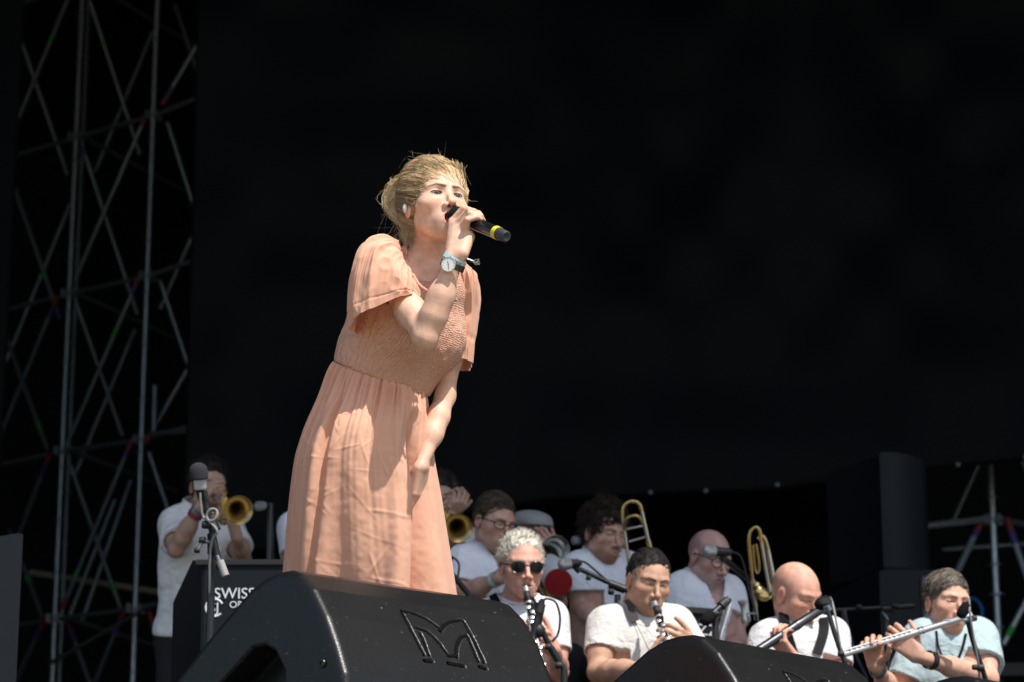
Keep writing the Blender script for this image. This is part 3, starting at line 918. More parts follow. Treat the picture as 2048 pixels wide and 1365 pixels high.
# ------------------------------------------------------------------ loudspeakers
def paint_black(name, base=.018, rough=.42, wear=.5):
    m = bpy.data.materials.new(name); nt, b = nodes_of(m); N, L = nt.nodes, nt.links
    tc = N.new('ShaderNodeTexCoord')
    t = N.new('ShaderNodeTexNoise'); t.inputs['Scale'].default_value = 240; t.inputs['Detail'].default_value = 3
    L.new(tc.outputs['Object'], t.inputs['Vector'])
    u = N.new('ShaderNodeBump'); u.inputs['Strength'].default_value = .22; u.inputs['Distance'].default_value = .003
    L.new(t.outputs['Fac'], u.inputs['Height']); L.new(u.outputs[0], b.inputs['Normal'])
    s = N.new('ShaderNodeTexNoise'); s.inputs['Scale'].default_value = 34; s.inputs['Detail'].default_value = 9; s.inputs['Roughness'].default_value = .75
    mp = N.new('ShaderNodeMapping'); mp.inputs['Scale'].default_value = (1, .35, 1.6); mp.inputs['Rotation'].default_value = (.3, .4, .8)
    L.new(tc.outputs['Object'], mp.inputs[0]); L.new(mp.outputs[0], s.inputs['Vector'])
    r = N.new('ShaderNodeMapRange'); r.inputs[1].default_value = .63; r.inputs[2].default_value = .74
    L.new(s.outputs['Fac'], r.inputs[0])
    g = N.new('ShaderNodeNewGeometry')
    pr = N.new('ShaderNodeMapRange'); pr.inputs[1].default_value = .515; pr.inputs[2].default_value = .56
    L.new(g.outputs['Pointiness'], pr.inputs[0])
    s2 = N.new('ShaderNodeTexNoise'); s2.inputs['Scale'].default_value = 60; s2.inputs['Detail'].default_value = 6
    L.new(tc.outputs['Object'], s2.inputs['Vector'])
    r2 = N.new('ShaderNodeMapRange'); r2.inputs[1].default_value = .42; r2.inputs[2].default_value = .62; L.new(s2.outputs['Fac'], r2.inputs[0])
    mu = N.new('ShaderNodeMath'); mu.operation = 'MULTIPLY'; pr.inputs[4].default_value = .22; L.new(pr.outputs[0], mu.inputs[0]); L.new(r2.outputs[0], mu.inputs[1])
    s3 = N.new('ShaderNodeTexNoise'); s3.inputs['Scale'].default_value = 95; s3.inputs['Detail'].default_value = 3
    L.new(tc.outputs['Object'], s3.inputs['Vector'])
    r3 = N.new('ShaderNodeMapRange'); r3.inputs[1].default_value = .725; r3.inputs[2].default_value = .78; L.new(s3.outputs['Fac'], r3.inputs[0])
    mx = N.new('ShaderNodeMath'); mx.operation = 'MAXIMUM'; L.new(r.outputs[0], mx.inputs[0]); L.new(r3.outputs[0], mx.inputs[1]); r = mx
    ad = N.new('ShaderNodeMath'); ad.operation = 'MAXIMUM'; L.new(r.outputs[0], ad.inputs[0]); L.new(mu.outputs[0], ad.inputs[1])
    am = N.new('ShaderNodeMath'); am.operation = 'MULTIPLY'; am.inputs[1].default_value = wear; L.new(ad.outputs[0], am.inputs[0])
    x = N.new('ShaderNodeMix'); x.data_type = 'RGBA'
    x.inputs[6].default_value = (base, base * 1.04, base * 1.1, 1); x.inputs[7].default_value = (.26, .25, .23, 1)
    d2 = N.new('ShaderNodeTexNoise'); d2.inputs['Scale'].default_value = 7; d2.inputs['Detail'].default_value = 5
    L.new(tc.outputs['Object'], d2.inputs['Vector'])
    x2 = N.new('ShaderNodeMix'); x2.data_type = 'RGBA'; x2.inputs[6].default_value = (base, base * 1.04, base * 1.1, 1); x2.inputs[7].default_value = (base * 1.7, base * 1.75, base * 1.8, 1)
    L.new(d2.outputs['Fac'], x2.inputs[0]); L.new(x2.outputs[2], x.inputs[6])
    L.new(am.outputs[0], x.inputs[0]); L.new(x.outputs[2], b.inputs['Base Color'])
    b.inputs['Roughness'].default_value = rough
    b.inputs['Specular IOR Level'].default_value = .32
    return m
BOX = paint_black('black_cabinet_paint')
def poly_sdf(p, V):
    V = np.asarray(V, float); n = len(V)
    d = np.full(len(p), 1e9); s = np.ones(len(p))
    for i in range(n):
        a, b = V[i], V[i - 1]
        e = b - a; w = p - a
        q = w - e * np.clip((w @ e) / (e @ e), 0, 1)[:, None]
        d = np.minimum(d, (q * q).sum(1))
        c1 = p[:, 1] >= a[1]; c2 = p[:, 1] < b[1]; c3 = e[0] * w[:, 1] > e[1] * w[:, 0]
        fl = (c1 & c2 & c3) | (~c1 & ~c2 & ~c3)
        s[fl] *= -1
    return s * np.sqrt(d)
WZ = 2.06
a0, a1 = atz(575, 1142, WZ), atz(1005, 1207, WZ)
ws = unit(a1 - a0); wt_ = np.array([ws[1], -ws[0], 0.]); WL = np.linalg.norm(a1 - a0)
def capuv(px, py):
    d = F_ + (px - 1024) / F * R_ + (682.5 - py) / F * U_
    k = ((a0 - CAM) @ ws) / (d @ ws)
    X = CAM + k * d
    return np.array([(X - a0) @ wt_, X[2]])
prof = [capuv(*q) for q in [(345, 1365), (420, 1268), (497, 1178), (528, 1153), (552, 1143), (575, 1139), (596, 1146), (622, 1176), (648, 1230), (668, 1288), (684, 1345)]]
l_ = unit(prof[0] - prof[1]); r_ = unit(prof[-1] - prof[-2])
zb_ = STAGE + .012
pl_ = prof[0] + l_ * .10
poly = [np.array([pl_[0], zb_])] if pl_[1] < zb_ else [np.array([pl_[0] - .01, zb_]), pl_]
fr_ = prof[-1]
poly = poly + prof + [fr_ + np.array([.012, -.06]), fr_ + np.array([.012, -.12]), np.array([fr_[0] - .02, zb_])]
pocket = [capuv(*q) for q in [(440, 1372), (505, 1300), (528, 1294), (548, 1306), (566, 1345), (566, 1385), (500, 1420)]]
lz = lambda X, Y: (320 + X * .41016, 1110 + Y * .41)
def wedge_raw(P):
    Q = P - a0
    s_, t_ = Q @ ws, Q @ wt_
    d2 = poly_sdf(np.stack([t_, P[:, 2]], 1), poly)
    return smax(d2, np.abs(s_ - WL / 2) - WL / 2, .024), s_, t_
def hit(px, py):
    dd = np.linspace(6.0, 8.2, 900)
    P = np.array([at(px, py, d) for d in dd])
    v = wedge_raw(P)[0]
    i = np.argmax(v < 0)
    return P[max(i, 0)]
logo = [([(1178, 272), (1250, 292), (1310, 322), (1365, 362)], .0048), ([(1365, 372), (1385, 345), (1415, 327), (1450, 320), (1478, 322)], .0048),
        ([(1478, 322), (1510, 380), (1545, 450), (1580, 525)], .0048), ([(1180, 282), (1210, 340), (1245, 410), (1285, 488)], .0048),
        ([(1250, 355), (1300, 375), (1350, 420), (1385, 465), (1405, 493)], .0048), ([(1405, 493), (1445, 495)], .0048),
        ([(1445, 500), (1445, 460), (1458, 420), (1475, 398), (1495, 392)], .0048), ([(1495, 392), (1520, 445), (1550, 520)], .0048),
        ([(1268, 382), (1290, 435), (1310, 490)], .0046), ([(1290, 516), (1325, 520)], .0055), ([(1405, 530), (1480, 545)], .0055), ([(1558, 548), (1590, 555)], .0055)]
segs = []
for pts, r in logo:
    H = [hit(*lz(*q)) for q in (bez(pts, 3 * len(pts)) if len(pts) > 2 else pts)]
    segs += [(H[i], H[i + 1], r) for i in range(len(H) - 1)]
screw = hit(*lz(795, 530))
gc = np.mean([s[0] for s in segs], 0)
def wedge_f(P):
    d, s_, t_ = wedge_raw(P)
    pk = smax(poly_sdf(np.stack([t_, P[:, 2]], 1), pocket) - .004, s_ - .085, .012)
    d = smax(d, -pk, .010)
    near = np.abs(P - gc).max(1) < .28
    if near.any():
        Pn = P[near]; dn = d[near]
        for a, b, r in segs: dn = np.maximum(dn, -cone(Pn, a, b, r, r))
        d[near] = dn
    return d
lo, hi = bounds([a0 + ws * s_ + wt_ * q[0] + np.array([0, 0, q[1] - a0[2]]) for s_ in (0, WL) for q in poly], .03)
Vw, Qw = mesh_sdf(wedge_f, lo, hi, .0034, 2)
def set_wedge(root_loc_, rot, label, first=None):
    if first is None:
        r = thing('floor_monitor', label, 'floor monitor', root_loc_, 'wedge monitors along the front of the stage')
        make_mesh('cabinet', Vw, Qw, paint_black('worn_monitor_paint', .008, .34, .55), r)
        c = screw
        MB().lathe(c - ws * .002, -ws, [(0, .011), (.003, .010), (.0035, .006), (.001, .0055), (.001, .0001)], 16).build('screw', M['black'], r)
        lg = MB()
        for a, b, q in segs:
            n_ = unit(np.array([wedge_raw((a + e_ * .002)[None])[0][0] - wedge_raw((a - e_ * .002)[None])[0][0] for e_ in np.eye(3)]))
            lg.tube([a - n_ * .0030, b - n_ * .0030], q * .98, 8)  # dark tubes sunk in the grooves stand in for their shade
        tag(lg.build('logo_groove_shade', mat('groove_shade_black', (.003, .003, .003), .9, 0, .1), r), kind='stuff')
        return r
    r = first.copy(); COL.objects.link(r); r['label'] = label
    r.location = root_loc_; r.rotation_euler = (0, 0, rot)
    for ch in list(first.children):
        c = ch.copy(); COL.objects.link(c); mpi = ch.matrix_parent_inverse.copy(); c.parent = r; c.matrix_parent_inverse = mpi
    return r
base0 = np.array([a0[0], a0[1], STAGE])
w1 = set_wedge(base0, 0, 'large black wedge monitor with the whole engraved M logo in front of the singer')
def place_wedge(pa, pb, label, zz=WZ):
    b0, b1 = atz(*pa, zz), atz(*pb, zz)
    dv = b1 - b0
    rot = math.atan2(dv[1], dv[0]) - math.atan2(ws[1], ws[0])
    set_wedge((b0[0], b0[1], STAGE), rot, label, w1)
place_wedge((1378, 1271), (1668, 1324), 'scratched black wedge monitor in front of the bald flute player')
place_wedge((1925, 1353), (2090, 1383), 'black wedge monitor of which only the top corner shows below the man in pale blue')

def prism(plan, z0, z1, bev=.008):
    bm = bmesh.new()
    b_ = [bm.verts.new((p[0], p[1], z0)) for p in plan]; t_ = [bm.verts.new((p[0], p[1], z1)) for p in plan]
    n = len(plan)
    bm.faces.new(b_[::-1]); bm.faces.new(t_)
    for i in range(n): bm.faces.new((b_[i], b_[(i + 1) % n], t_[(i + 1) % n], t_[i]))
    bmesh.ops.recalc_face_normals(bm, faces=bm.faces)
    ed = [e for e in bm.edges if abs(e.verts[0].co.z - e.verts[1].co.z) < 1e-6]
    bmesh.ops.bevel(bm, geom=ed, offset=bev, segments=2, affect='EDGES')
    bm.verts.index_update()
    V = [v.co[:] for v in bm.verts]; Fs = [[v.index for v in f.verts] for f in bm.faces]
    bm.free()
    return MB().add(V, Fs)
SPK = mat('loudspeaker_grille_black', (.0062, .0085, .0115), .5, 0, .2, bump=(260, .25))
pl = [aty(1655, 1000, 14.85)[:2], aty(1755, 1000, 14.45)[:2]]
for a in np.linspace(.0, 1, 9):
    px = 1762 + 92 * a; dd = 14.42 - .10 * math.sin(math.pi * (.25 + .75 * a) * .9) + .12 * a
    pl.append(aty(px, 1000, dd)[:2])
pl += [aty(1846, 1000, 15.0)[:2]]
sp = thing('loudspeaker', 'tall black loudspeaker with a rounded front standing on the sub cabinet at right', 'loudspeaker', (aty(1760, 1100, 14.8)[0], 14.8, STAGE))
zt, zb2 = aty(1760, 912, 14.45)[2], aty(1760, 1146, 14.45)[2]
prism(pl, zb2, zt, .01).build('cabinet', SPK, sp)
sb = thing('subwoofer', 'black sub cabinet under the tall rounded loudspeaker', 'loudspeaker', (aty(1760, 1300, 14.4)[0], 14.4, STAGE))
pl2 = [aty(1640, 1250, 15.1)[:2], aty(1762, 1250, 14.3)[:2], aty(1882, 1250, 14.3)[:2], aty(1890, 1250, 15.2)[:2]]
prism(pl2, STAGE + .005, zb2 - .012, .012).build('cabinet', SPK, sb)
q0 = aty(1852, 1250, 14.29)
MB().box((q0[0], q0[1], (STAGE + zb2) / 2), (.03, .02, zb2 - STAGE - .10), None, .004).build('corner_strip', mat('strip_grey', (.05, .055, .062), .5), sb)
lcb = thing('loudspeaker', 'plain dark grey cabinet standing at the left edge of the stage', 'loudspeaker', (aty(-60, 1200, 9.2)[0], 9.2, STAGE))
pl3 = [aty(-170, 1200, 9.3)[:2], aty(40, 1200, 9.0)[:2], aty(38, 1200, 9.5)[:2], aty(-170, 1200, 9.8)[:2]]
prism(pl3, STAGE + .005, aty(20, 1076, 9.1)[2], .008).build('cabinet', mat('grey_cabinet_paint', (.020, .0225, .026), .5, 0, .3, bump=(200, .1)), lcb)
# ------------------------------------------------------------------ the singer
def dress_material(name, smock=None):
    m = bpy.data.materials.new(name)
    nt, b = nodes_of(m); N, L = nt.nodes, nt.links
    tc = N.new('ShaderNodeTexCoord')
    b.inputs['Roughness'].default_value = .8
    b.inputs['Specular IOR Level'].default_value = .25
    b.inputs['Sheen Weight'].default_value = .15
    c0, c1 = (.84, .475, .33), (.78, .415, .28)
    t = N.new('ShaderNodeTexNoise'); t.inputs['Scale'].default_value = 9; t.inputs['Detail'].default_value = 8
    x = N.new('ShaderNodeMix'); x.data_type = 'RGBA'; x.inputs[6].default_value = (*c0, 1); x.inputs[7].default_value = (*c1, 1)
    L.new(tc.outputs['Object'], t.inputs['Vector']); L.new(t.outputs['Fac'], x.inputs[0]); L.new(x.outputs[2], b.inputs['Base Color'])
    prev = None
    def bump(h, s, dist):
        nonlocal prev
        u = N.new('ShaderNodeBump'); u.inputs['Strength'].default_value = s; u.inputs['Distance'].default_value = dist
        L.new(h, u.inputs['Height'])
        if prev is not None: L.new(prev, u.inputs['Normal'])
        prev = u.outputs[0]
    if smock is None:
        w = N.new('ShaderNodeTexNoise'); w.inputs['Scale'].default_value = 7; w.inputs['Detail'].default_value = 4; w.inputs['Distortion'].default_value = .8
        mp = N.new('ShaderNodeMapping'); mp.inputs['Scale'].default_value = (1, 1, .45)
        L.new(tc.outputs['Object'], mp.inputs[0]); L.new(mp.outputs[0], w.inputs['Vector'])
        a = N.new('ShaderNodeMath'); a.operation = 'SUBTRACT'; a.inputs[1].default_value = .5; L.new(w.outputs['Fac'], a.inputs[0])
        a2 = N.new('ShaderNodeMath'); a2.operation = 'ABSOLUTE'; L.new(a.outputs[0], a2.inputs[0])
        bump(a2.outputs[0], .20, .02)
        v = N.new('ShaderNodeTexNoise'); v.inputs['Scale'].default_value = 22; v.inputs['Detail'].default_value = 5; v.inputs['Distortion'].default_value = .3
        L.new(tc.outputs['Object'], v.inputs['Vector'])
        bump(v.outputs['Fac'], .16, .010)
    else:
        mp = N.new('ShaderNodeMapping'); mp.inputs['Rotation'].default_value = smock
        L.new(tc.outputs['Object'], mp.inputs[0])
        for dirn, scl, dis, st in (('X', 50, 3.0, .60), ('Z', 60, 6.0, .32)):
            w = N.new('ShaderNodeTexWave'); w.bands_direction = dirn; w.inputs['Scale'].default_value = scl
            w.inputs['Distortion'].default_value = dis; w.inputs['Detail'].default_value = 2; w.inputs['Detail Scale'].default_value = 1.6
            L.new(mp.outputs[0], w.inputs['Vector'])
            bump(w.outputs['Fac'], st, .006)
        v = N.new('ShaderNodeTexNoise'); v.inputs['Scale'].default_value = 120; v.inputs['Detail'].default_value = 2
        L.new(tc.outputs['Object'], v.inputs['Vector'])
        bump(v.outputs['Fac'], .22, .006)
    L.new(prev, b.inputs['Normal'])
    tr = N.new('ShaderNodeBsdfTranslucent'); L.new(x.outputs[2], tr.inputs[0]); L.new(prev, tr.inputs['Normal'])
    ms = N.new('ShaderNodeMixShader'); ms.inputs[0].default_value = .16
    out = nt.nodes['Material Output']
    L.new(b.outputs[0], ms.inputs[1]); L.new(tr.outputs[0], ms.inputs[2]); L.new(ms.outputs[0], out.inputs[0])
    return m

FAIR = (.70, .43, .31)
def singer():
    DEP = 7.35
    mic_a, mic_b = at(916, 433, 7.185), at(1013, 474, 7.00)
    # right hand closed over the microphone, drawn joint by joint
    ch = [[(905, 444, 7.135), (927, 417, 7.125), (948, 424, 7.155), (957, 438, 7.175)],
          [(911, 452, 7.120), (937, 421, 7.105), (957, 428, 7.135), (964, 441, 7.160)],
          [(920, 460, 7.110), (941, 428, 7.088), (960, 432, 7.112), (967, 443, 7.135)],
          [(931, 467, 7.105), (935, 440, 7.078), (953, 435, 7.088), (962, 441, 7.110)]]
    Wp = at(908, 524, 7.08)
    fing = [([at(*p) for p in c], np.array([.0100, .0088, .0080, .0066]) * (1 if i < 3 else .9)) for i, c in enumerate(ch)]
    fing.append(([at(915, 498, 7.09), at(905, 470, 7.15), at(913, 452, 7.19), at(926, 446, 7.185)], np.array([.0150, .0110, .0095, .0078])))
    palm = [(Wp + (at(*c[0]) - Wp) * .12 + (i - 1.5) * .004 * R_, at(*c[0]), .0165, .0108) for i, c in enumerate(ch)]
    palm.append((at(924, 506, 7.075), at(938, 474, 7.105), .0175, .0150))
    outw = unit(at(830, 480, 6.9) - Wp)
    tend = [(lerp(Wp, at(*c[0]), .40) + outw * .0150, at(*c[0]) + outw * .0075, .0022, .0036) for c in ch[:3]]
    rhand = (palm, fing, tend)
    Wl = at(843, 930, 7.265)
    dirl = at(830, 1068, 7.29) - Wl
    lhand = hand_chains(Wl, dirl, at(760, 925, 7.33) - Wl, right=False, curls=(8, 12, 8), s=.84, thumb=(.22, .95, .12))
    g = dict(sclera=(.24, .215, .215), mouth=2.6, eye=.0054, lash_w=.0024, lash_amt=.95, jaw=.86, nose=.98, brow=(.10, .056, .03), brow_amt=.95, iris=(.028, .04, .055), lip=(.62, .22, .20), neck=.047,
             gaze=(0, -.001))
    p = Person('woman singing into a microphone in a peach short-sleeved smocked dress behind the floor monitor',
               (871, 413, 7.31), (25, 8, 0), [(782, 552, 7.27), (922, 577, 7.44)], [(851, 676, 7.08), (890, 794, 7.38)],
               [(908, 524, 7.08), (843, 930, 7.265)], [rhand, lhand], tor_yaw=48, girth=.84, skin=FAIR, g=g,
               hip=(742, 850, 7.36), standing=True, neck_up=.062, arm_r=(.87, .73), hh=.0019, hipw=.72)
    cloth, smock = dress_material('peach_cotton'), None
    # bodice
    ww = p.w; Lh = np.linalg.norm(p.mid - p.H)
    waist_c = (at(665, 723, DEP) + at(846, 779, DEP)) / 2
    rx = math.atan2(ww[1], ww[2]); ry = -math.asin(np.clip(ww[0], -1, 1))
    smock = dress_material('smocked_cotton', (rx, ry, math.radians(-40)))
    wq = p.T(waist_c[None])[0]
    def fb(P):
        Q = p.T(P)
        d = p.torso(P) - .008
        d = np.maximum(d, np.minimum(np.abs(Q[:, 0]) - .110, Q[:, 2] + .09))
        bust = ell(np.abs(Q) * np.array([1, 0, 0]) + Q * np.array([0, 1, 1]), (.062, .075, -.135), (.062, .058, .070))
        d = smin(d, bust, .05)
        d = smin(d, cone(P, at(768, 600, 7.37), at(752, 705, 7.36), .086, .098), .04)
        d = smin(d, ell(Q, (wq[0], wq[1], wq[2]), (.118, .098, .12)), .06)
        d = d + .0016 * vnoise(Q * np.array([1, 1, .5]), 90) + .003 * vnoise(Q, 22)
        nk = cone(P, at(856, 470, 7.32), at(862, 522, 7.24), .060, .058)
        nk = smin(nk, cone(P, at(862, 512, 7.22), at(860, 588, 7.16), .056, .006), .012)
        d = np.maximum(d, -nk)
        d = np.maximum(d, -(Q[:, 2] - wq[2] + .004))
        return d
    lo, hi = bounds([p.SR, p.SL, waist_c], .17)
    V, Q = mesh_sdf(fb, lo, hi, .0045, 1)
    make_mesh('dress_bodice', V, Q, smock, p.root)
    # skirt
    rows = [(666, 722, 847, 778, .120), (641, 790, 853, 818, .160), (611, 855, 859, 868, .200), (592, 915, 865, 925, .215),
            (583, 985, 876, 985, .225), (577, 1050, 886, 1055, .23), (572, 1120, 897, 1125, .235), (566, 1200, 908, 1205, .235), (556, 1340, 925, 1345, .255)]
    yy = np.array([0, .085, .19, .29, .41, .52, .63, .76, 1.0])
    ns, nphi = 230, 560
    S = np.linspace(0, 1, ns)
    rr = np.array(rows, float)
    ri = np.stack([np.interp(S, yy, rr[:, k]) for k in range(5)], 1)
    for k in range(5):                                            # soften the corners of the outline
        e = ri[:, k].copy()
        for _ in range(60): e[1:-1] = .25 * e[:-2] + .5 * e[1:-1] + .25 * e[2:]
        ri[:, k] = e
    phi = np.linspace(-math.pi, math.pi, nphi, endpoint=False)
    PH, SS = np.meshgrid(phi, S)
    deg = np.degrees(PH)
    def sines(ns_, seed):
        r = np.random.default_rng(seed)
        return sum(np.sin(n * PH + r.random() * 6.28 + .8 * np.sin(3 * SS + r.random() * 6)) * (.6 + .4 * r.random()) for n in ns_) / len(ns_)
    off = sines((31, 43, 59, 77), 3) * (.018 * np.exp(-SS * 9) * (1 - np.exp(-SS * 60)) + .0008) * (.6 + .7 * np.abs(np.sin(PH * 2.5 + 1)))
    off += sines((7, 11, 14), 5) * (.003 + .011 * np.clip(SS * 1.3, 0, 1))
    off += sines((5, 8), 11) * .016 * SS
    cr = -36 + 4 * np.sin(SS * 5)
    dl = deg - cr
    k = np.clip((SS - .02) / .1, 0, 1)
    off += k * (-.020 * np.exp(-(dl / 3.2) ** 2) + .012 * np.exp(-((dl + 8) / 5) ** 2) + .006 * np.exp(-((dl - 8) / 6) ** 2))
    vl = deg - (50 - 14 * np.clip((SS - .42) / .4, 0, 1))
    wv = np.where(vl > 0, 15.0, 5.0)
    off += -.085 * np.clip((SS - .10) / .22, 0, 1) * np.exp(-(vl / wv) ** 2)
    off += .020 * np.clip((SS - .22) / .25, 0, 1) * np.exp(-((vl + 13) / 8) ** 2)
    off += .012 * k * np.exp(-((deg - 12 - 25 * (1 - SS)) / 4.5) ** 2)
    rc_ = np.random.default_rng(21)                                # pressed-in creases
    for q in range(46):
        s0, f0 = .12 + .75 * rc_.random(), -1.2 + 2.2 * rc_.random()
        an_ = rc_.choice([.12, -.15, .9, -1.0, 1.4]) + .25 * rc_.normal()
        dx, dy = (PH - f0) * .21, (SS - s0) * .80
        lx, ly = dx * math.cos(an_) + dy * math.sin(an_), -dx * math.sin(an_) + dy * math.cos(an_)
        ly = ly + .10 * lx ** 2 * rc_.normal() * 8
        off += (.0006 + .0009 * rc_.random()) * np.exp(-(ly / .0038) ** 2) * np.exp(-(lx / (.025 + .05 * rc_.random())) ** 4)
    A3 = np.stack([at(ri[i, 0], ri[i, 1], DEP) for i in range(ns)]); B3 = np.stack([at(ri[i, 2], ri[i, 3], DEP) for i in range(ns)])
    C3 = (A3 + B3) / 2; EU = (B3 - A3) / 2
    tl = np.interp(S, [0, .4, 1], [-.30, -.05, 0])
    EV = np.stack([np.zeros(ns), -np.ones(ns), tl], 1); EV /= np.linalg.norm(EV, axis=1)[:, None]
    hw = np.linalg.norm(EU, axis=1)
    sc1 = 1 + off / hw[:, None]
    X = C3[:, None] + EU[:, None] * (np.sin(PH) * sc1)[..., None] + EV[:, None] * (np.cos(PH) * (ri[:, 4][:, None] + off))[..., None]
    Vs = X.reshape(-1, 3)
    Vs = Vs + (vnoise(Vs * np.array([1, 1, .6]), 34) * .0016 + vnoise(Vs, 75) * .0006)[:, None] * unit((0, -1, .1))
    i = np.arange(ns - 1)[:, None] * nphi; j = np.arange(nphi)[None]; j2 = (j + 1) % nphi
    Qs = np.stack([i + j, i + nphi + j, i + nphi + j2, i + j2], -1).reshape(-1, 4)
    make_mesh('dress_skirt', Vs, Qs, cloth, p.root)
    # sleeves
    def sleeve(rows, seed, parent, amp=.010):
        ns, nph = 90, 260
        rr = np.array(rows, float); t0 = np.linspace(0, 1, len(rr)); S = np.linspace(0, 1, ns)
        ri = np.stack([bez(np.stack([t0, rr[:, k]], 1), ns * 2)[:, 1] for k in range(6)], 1)
        ri = ri[np.linspace(0, len(ri) - 1, ns).astype(int)]
        ph = np.linspace(-math.pi, math.pi, nph, endpoint=False)
        PH, SS = np.meshgrid(ph, S)
        r = np.random.default_rng(seed)
        off = sum(1 - 2 * np.abs(np.sin(n * .5 * PH + r.random() * 6.28 + 1.2 * SS * (r.random() - .4))) ** .7 for n in (12, 18, 26)) / 3 * amp * 1.5 * np.exp(-SS * 2.6)
        off += sum(1 - 2 * np.abs(np.sin(n * .5 * PH + r.random() * 6.28 + 1.3 * np.sin(2.5 * SS + r.random() * 6))) ** .8 for n in (4, 6, 10)) / 3 * amp * (.6 + .5 * SS)
        off += .0018 * np.exp(-((SS - .885) / .012) ** 2) * -1
        A3 = np.stack([at(*q[[0, 1, 4]]) for q in ri]); B3 = np.stack([at(*q[[2, 3, 4]]) for q in ri])
        C3 = (A3 + B3) / 2; EU = (B3 - A3) / 2; hw = np.linalg.norm(EU, axis=1)
        EV = np.array([0, -1.0, .0])
        sq = lambda a: np.sign(a) * np.abs(a) ** .78
        X = C3[:, None] + EU[:, None] * (sq(np.sin(PH)) * (1 + off / hw[:, None]))[..., None] + EV * (sq(np.cos(PH)) * (ri[:, 5][:, None] + off))[..., None]
        V = X.reshape(-1, 3)
        V = V + ((np.abs(vnoise(V, 15, seed)) - .3) * -.008 + np.abs(vnoise(V, 34, seed)) * -.004)[:, None] * unit((-.3, -1, .2))
        i = np.arange(ns - 1)[:, None] * nph; j = np.arange(nph)[None]; j2 = (j + 1) % nph
        Q = np.stack([i + j, i + nph + j, i + nph + j2, i + j2], -1).reshape(-1, 4)
        return make_mesh('dress_sleeve', V, Q, cloth, p.root)
    sleeve([(798, 488, 816, 552, 7.27, .05), (764, 476, 828, 562, 7.255, .085), (722, 499, 835, 572, 7.24, .104), (703, 555, 839, 580, 7.225, .110),
            (697, 612, 838, 589, 7.215, .108), (698, 657, 836, 599, 7.205, .100)], 4, p.root)
    sleeve([(894, 552, 930, 541, 7.42, .05), (902, 560, 955, 555, 7.42, .085), (906, 596, 960, 588, 7.42, .088), (904, 650, 956, 640, 7.42, .075),
            (898, 727, 945, 731, 7.41, .070)], 9, p.root, .007)
    # neckline tie
    tie = MB().tube(bez([at(826, 548, 7.19), at(838, 568, 7.165), at(853, 580, 7.15), at(866, 586, 7.15)], 16), .0026, 6)
    tie.tube(bez([at(906, 568, 7.20), at(905, 590, 7.19), at(907, 604, 7.19)], 10), .0022, 6)
    tie.tube(bez([at(899, 601, 7.19), at(907, 599, 7.18), at(912, 601, 7.19)], 8), .004, 6)
    tie.build('neck_tie', cloth, p.root)
    # hair
    hm = Merge(); c, A = p.c, p.A
    capg = dict(th=.005, top=.008, nz=(60, .003), hairline=.044)
    fc = lambda P: cap_sdf((P - c) @ A.T, capg)
    V, Q = mesh_sdf(fc, c - .14, c + .14, .0036, 1)
    d0, d1 = np.array((.29, .185, .09)), np.array((.95, .74, .46))
    hm.add(V, Q, d0 * 1.1)
    bun = np.array([.034, -.104, .074])
    loc = (V - c) @ A.T
    n, m = 15000, 8
    root = loc[rng.choice(len(loc), n)]
    t = np.linspace(0, 1, m)
    tgt = bun + root * np.array([.22, .05, .22]) + rng.normal(size=(n, 3)) * np.array([.006, .006, .007])
    P = root[:, None] * (1 - t[None, :, None]) + tgt[:, None] * t[None, :, None]
    offs = (.0045 + .010 * rng.random(n) ** 2)[:, None] + (.007 + .012 * np.clip((root[:, 2:3] - .05) / .05, 0, 1)) * np.sin(t * math.pi)[None]
    for _ in range(3):
        fl = P.reshape(-1, 3)
        dd = ell(fl, (0, -.020, .033), (.0735, .094, .086)).reshape(n, m)
        nrm = fl - np.array((0, -.020, .033)); nrm /= np.array((.0735, .094, .086)) ** 2; nrm /= np.linalg.norm(nrm, axis=1, keepdims=True) + 1e-9
        push = np.clip(offs - dd, 0, .1)
        P = P + push[..., None] * nrm.reshape(n, m, 3)
    P += (.0022 * np.stack([vnoise(P.reshape(-1, 3), 32, z) for z in (0, 5, 9)], 1)).reshape(n, m, 3) + .0008 * rng.normal(size=(n, 1, 3))
    cl = np.clip(vnoise(root * np.array([1, .6, 1]), 110) * 1.2 + .40 + .09 * rng.normal(size=n), 0, 1)[:, None]
    hm.add(*tubes3(c + P @ A, .00028 + .00025 * rng.random(n), d0 * (1 - cl) + d1 * cl))
    # the loose bun: looping strands, top light on them put into a paler colour
    n, m = 4200, 12
    key = np.stack([bun + np.array([.0, .035, .022]) + rng.normal(size=(n, 3)) * np.array([.016, .012, .010]),
                    bun + np.array([.018, -.044, .026]) + rng.normal(size=(n, 3)) * np.array([.020, .010, .010]),
                    bun + np.array([.024, -.052, -.016]) + rng.normal(size=(n, 3)) * np.array([.020, .014, .014]),
                    bun + np.array([.004, .022, -.076]) + rng.normal(size=(n, 3)) * np.array([.012, .012, .012]),
                    np.array([.046, -.058, -.050]) + rng.normal(size=(n, 3)) * np.array([.009, .016, .020])], 1)
    tt = np.linspace(0, 1, m)
    from math import comb as nck
    B = np.stack([nck(4, k) * tt ** k * (1 - tt) ** (4 - k) for k in range(5)], 1)
    key[:, 1:3] = key[:, 1:3] * 1.30 - key.mean(1, keepdims=True) * .30
    P = np.einsum('mk,nkd->nmd', B, key)
    wv_ = rng.random(n)[:, None] * 6.28
    P += (.0035 * np.sin(wv_ + tt[None] * 9))[..., None] * rng.normal(size=(n, 1, 3)) * .8
    P += (.007 * np.stack([vnoise(P.reshape(-1, 3), 30, z) for z in (0, 5, 9)], 1)).reshape(n, m, 3)
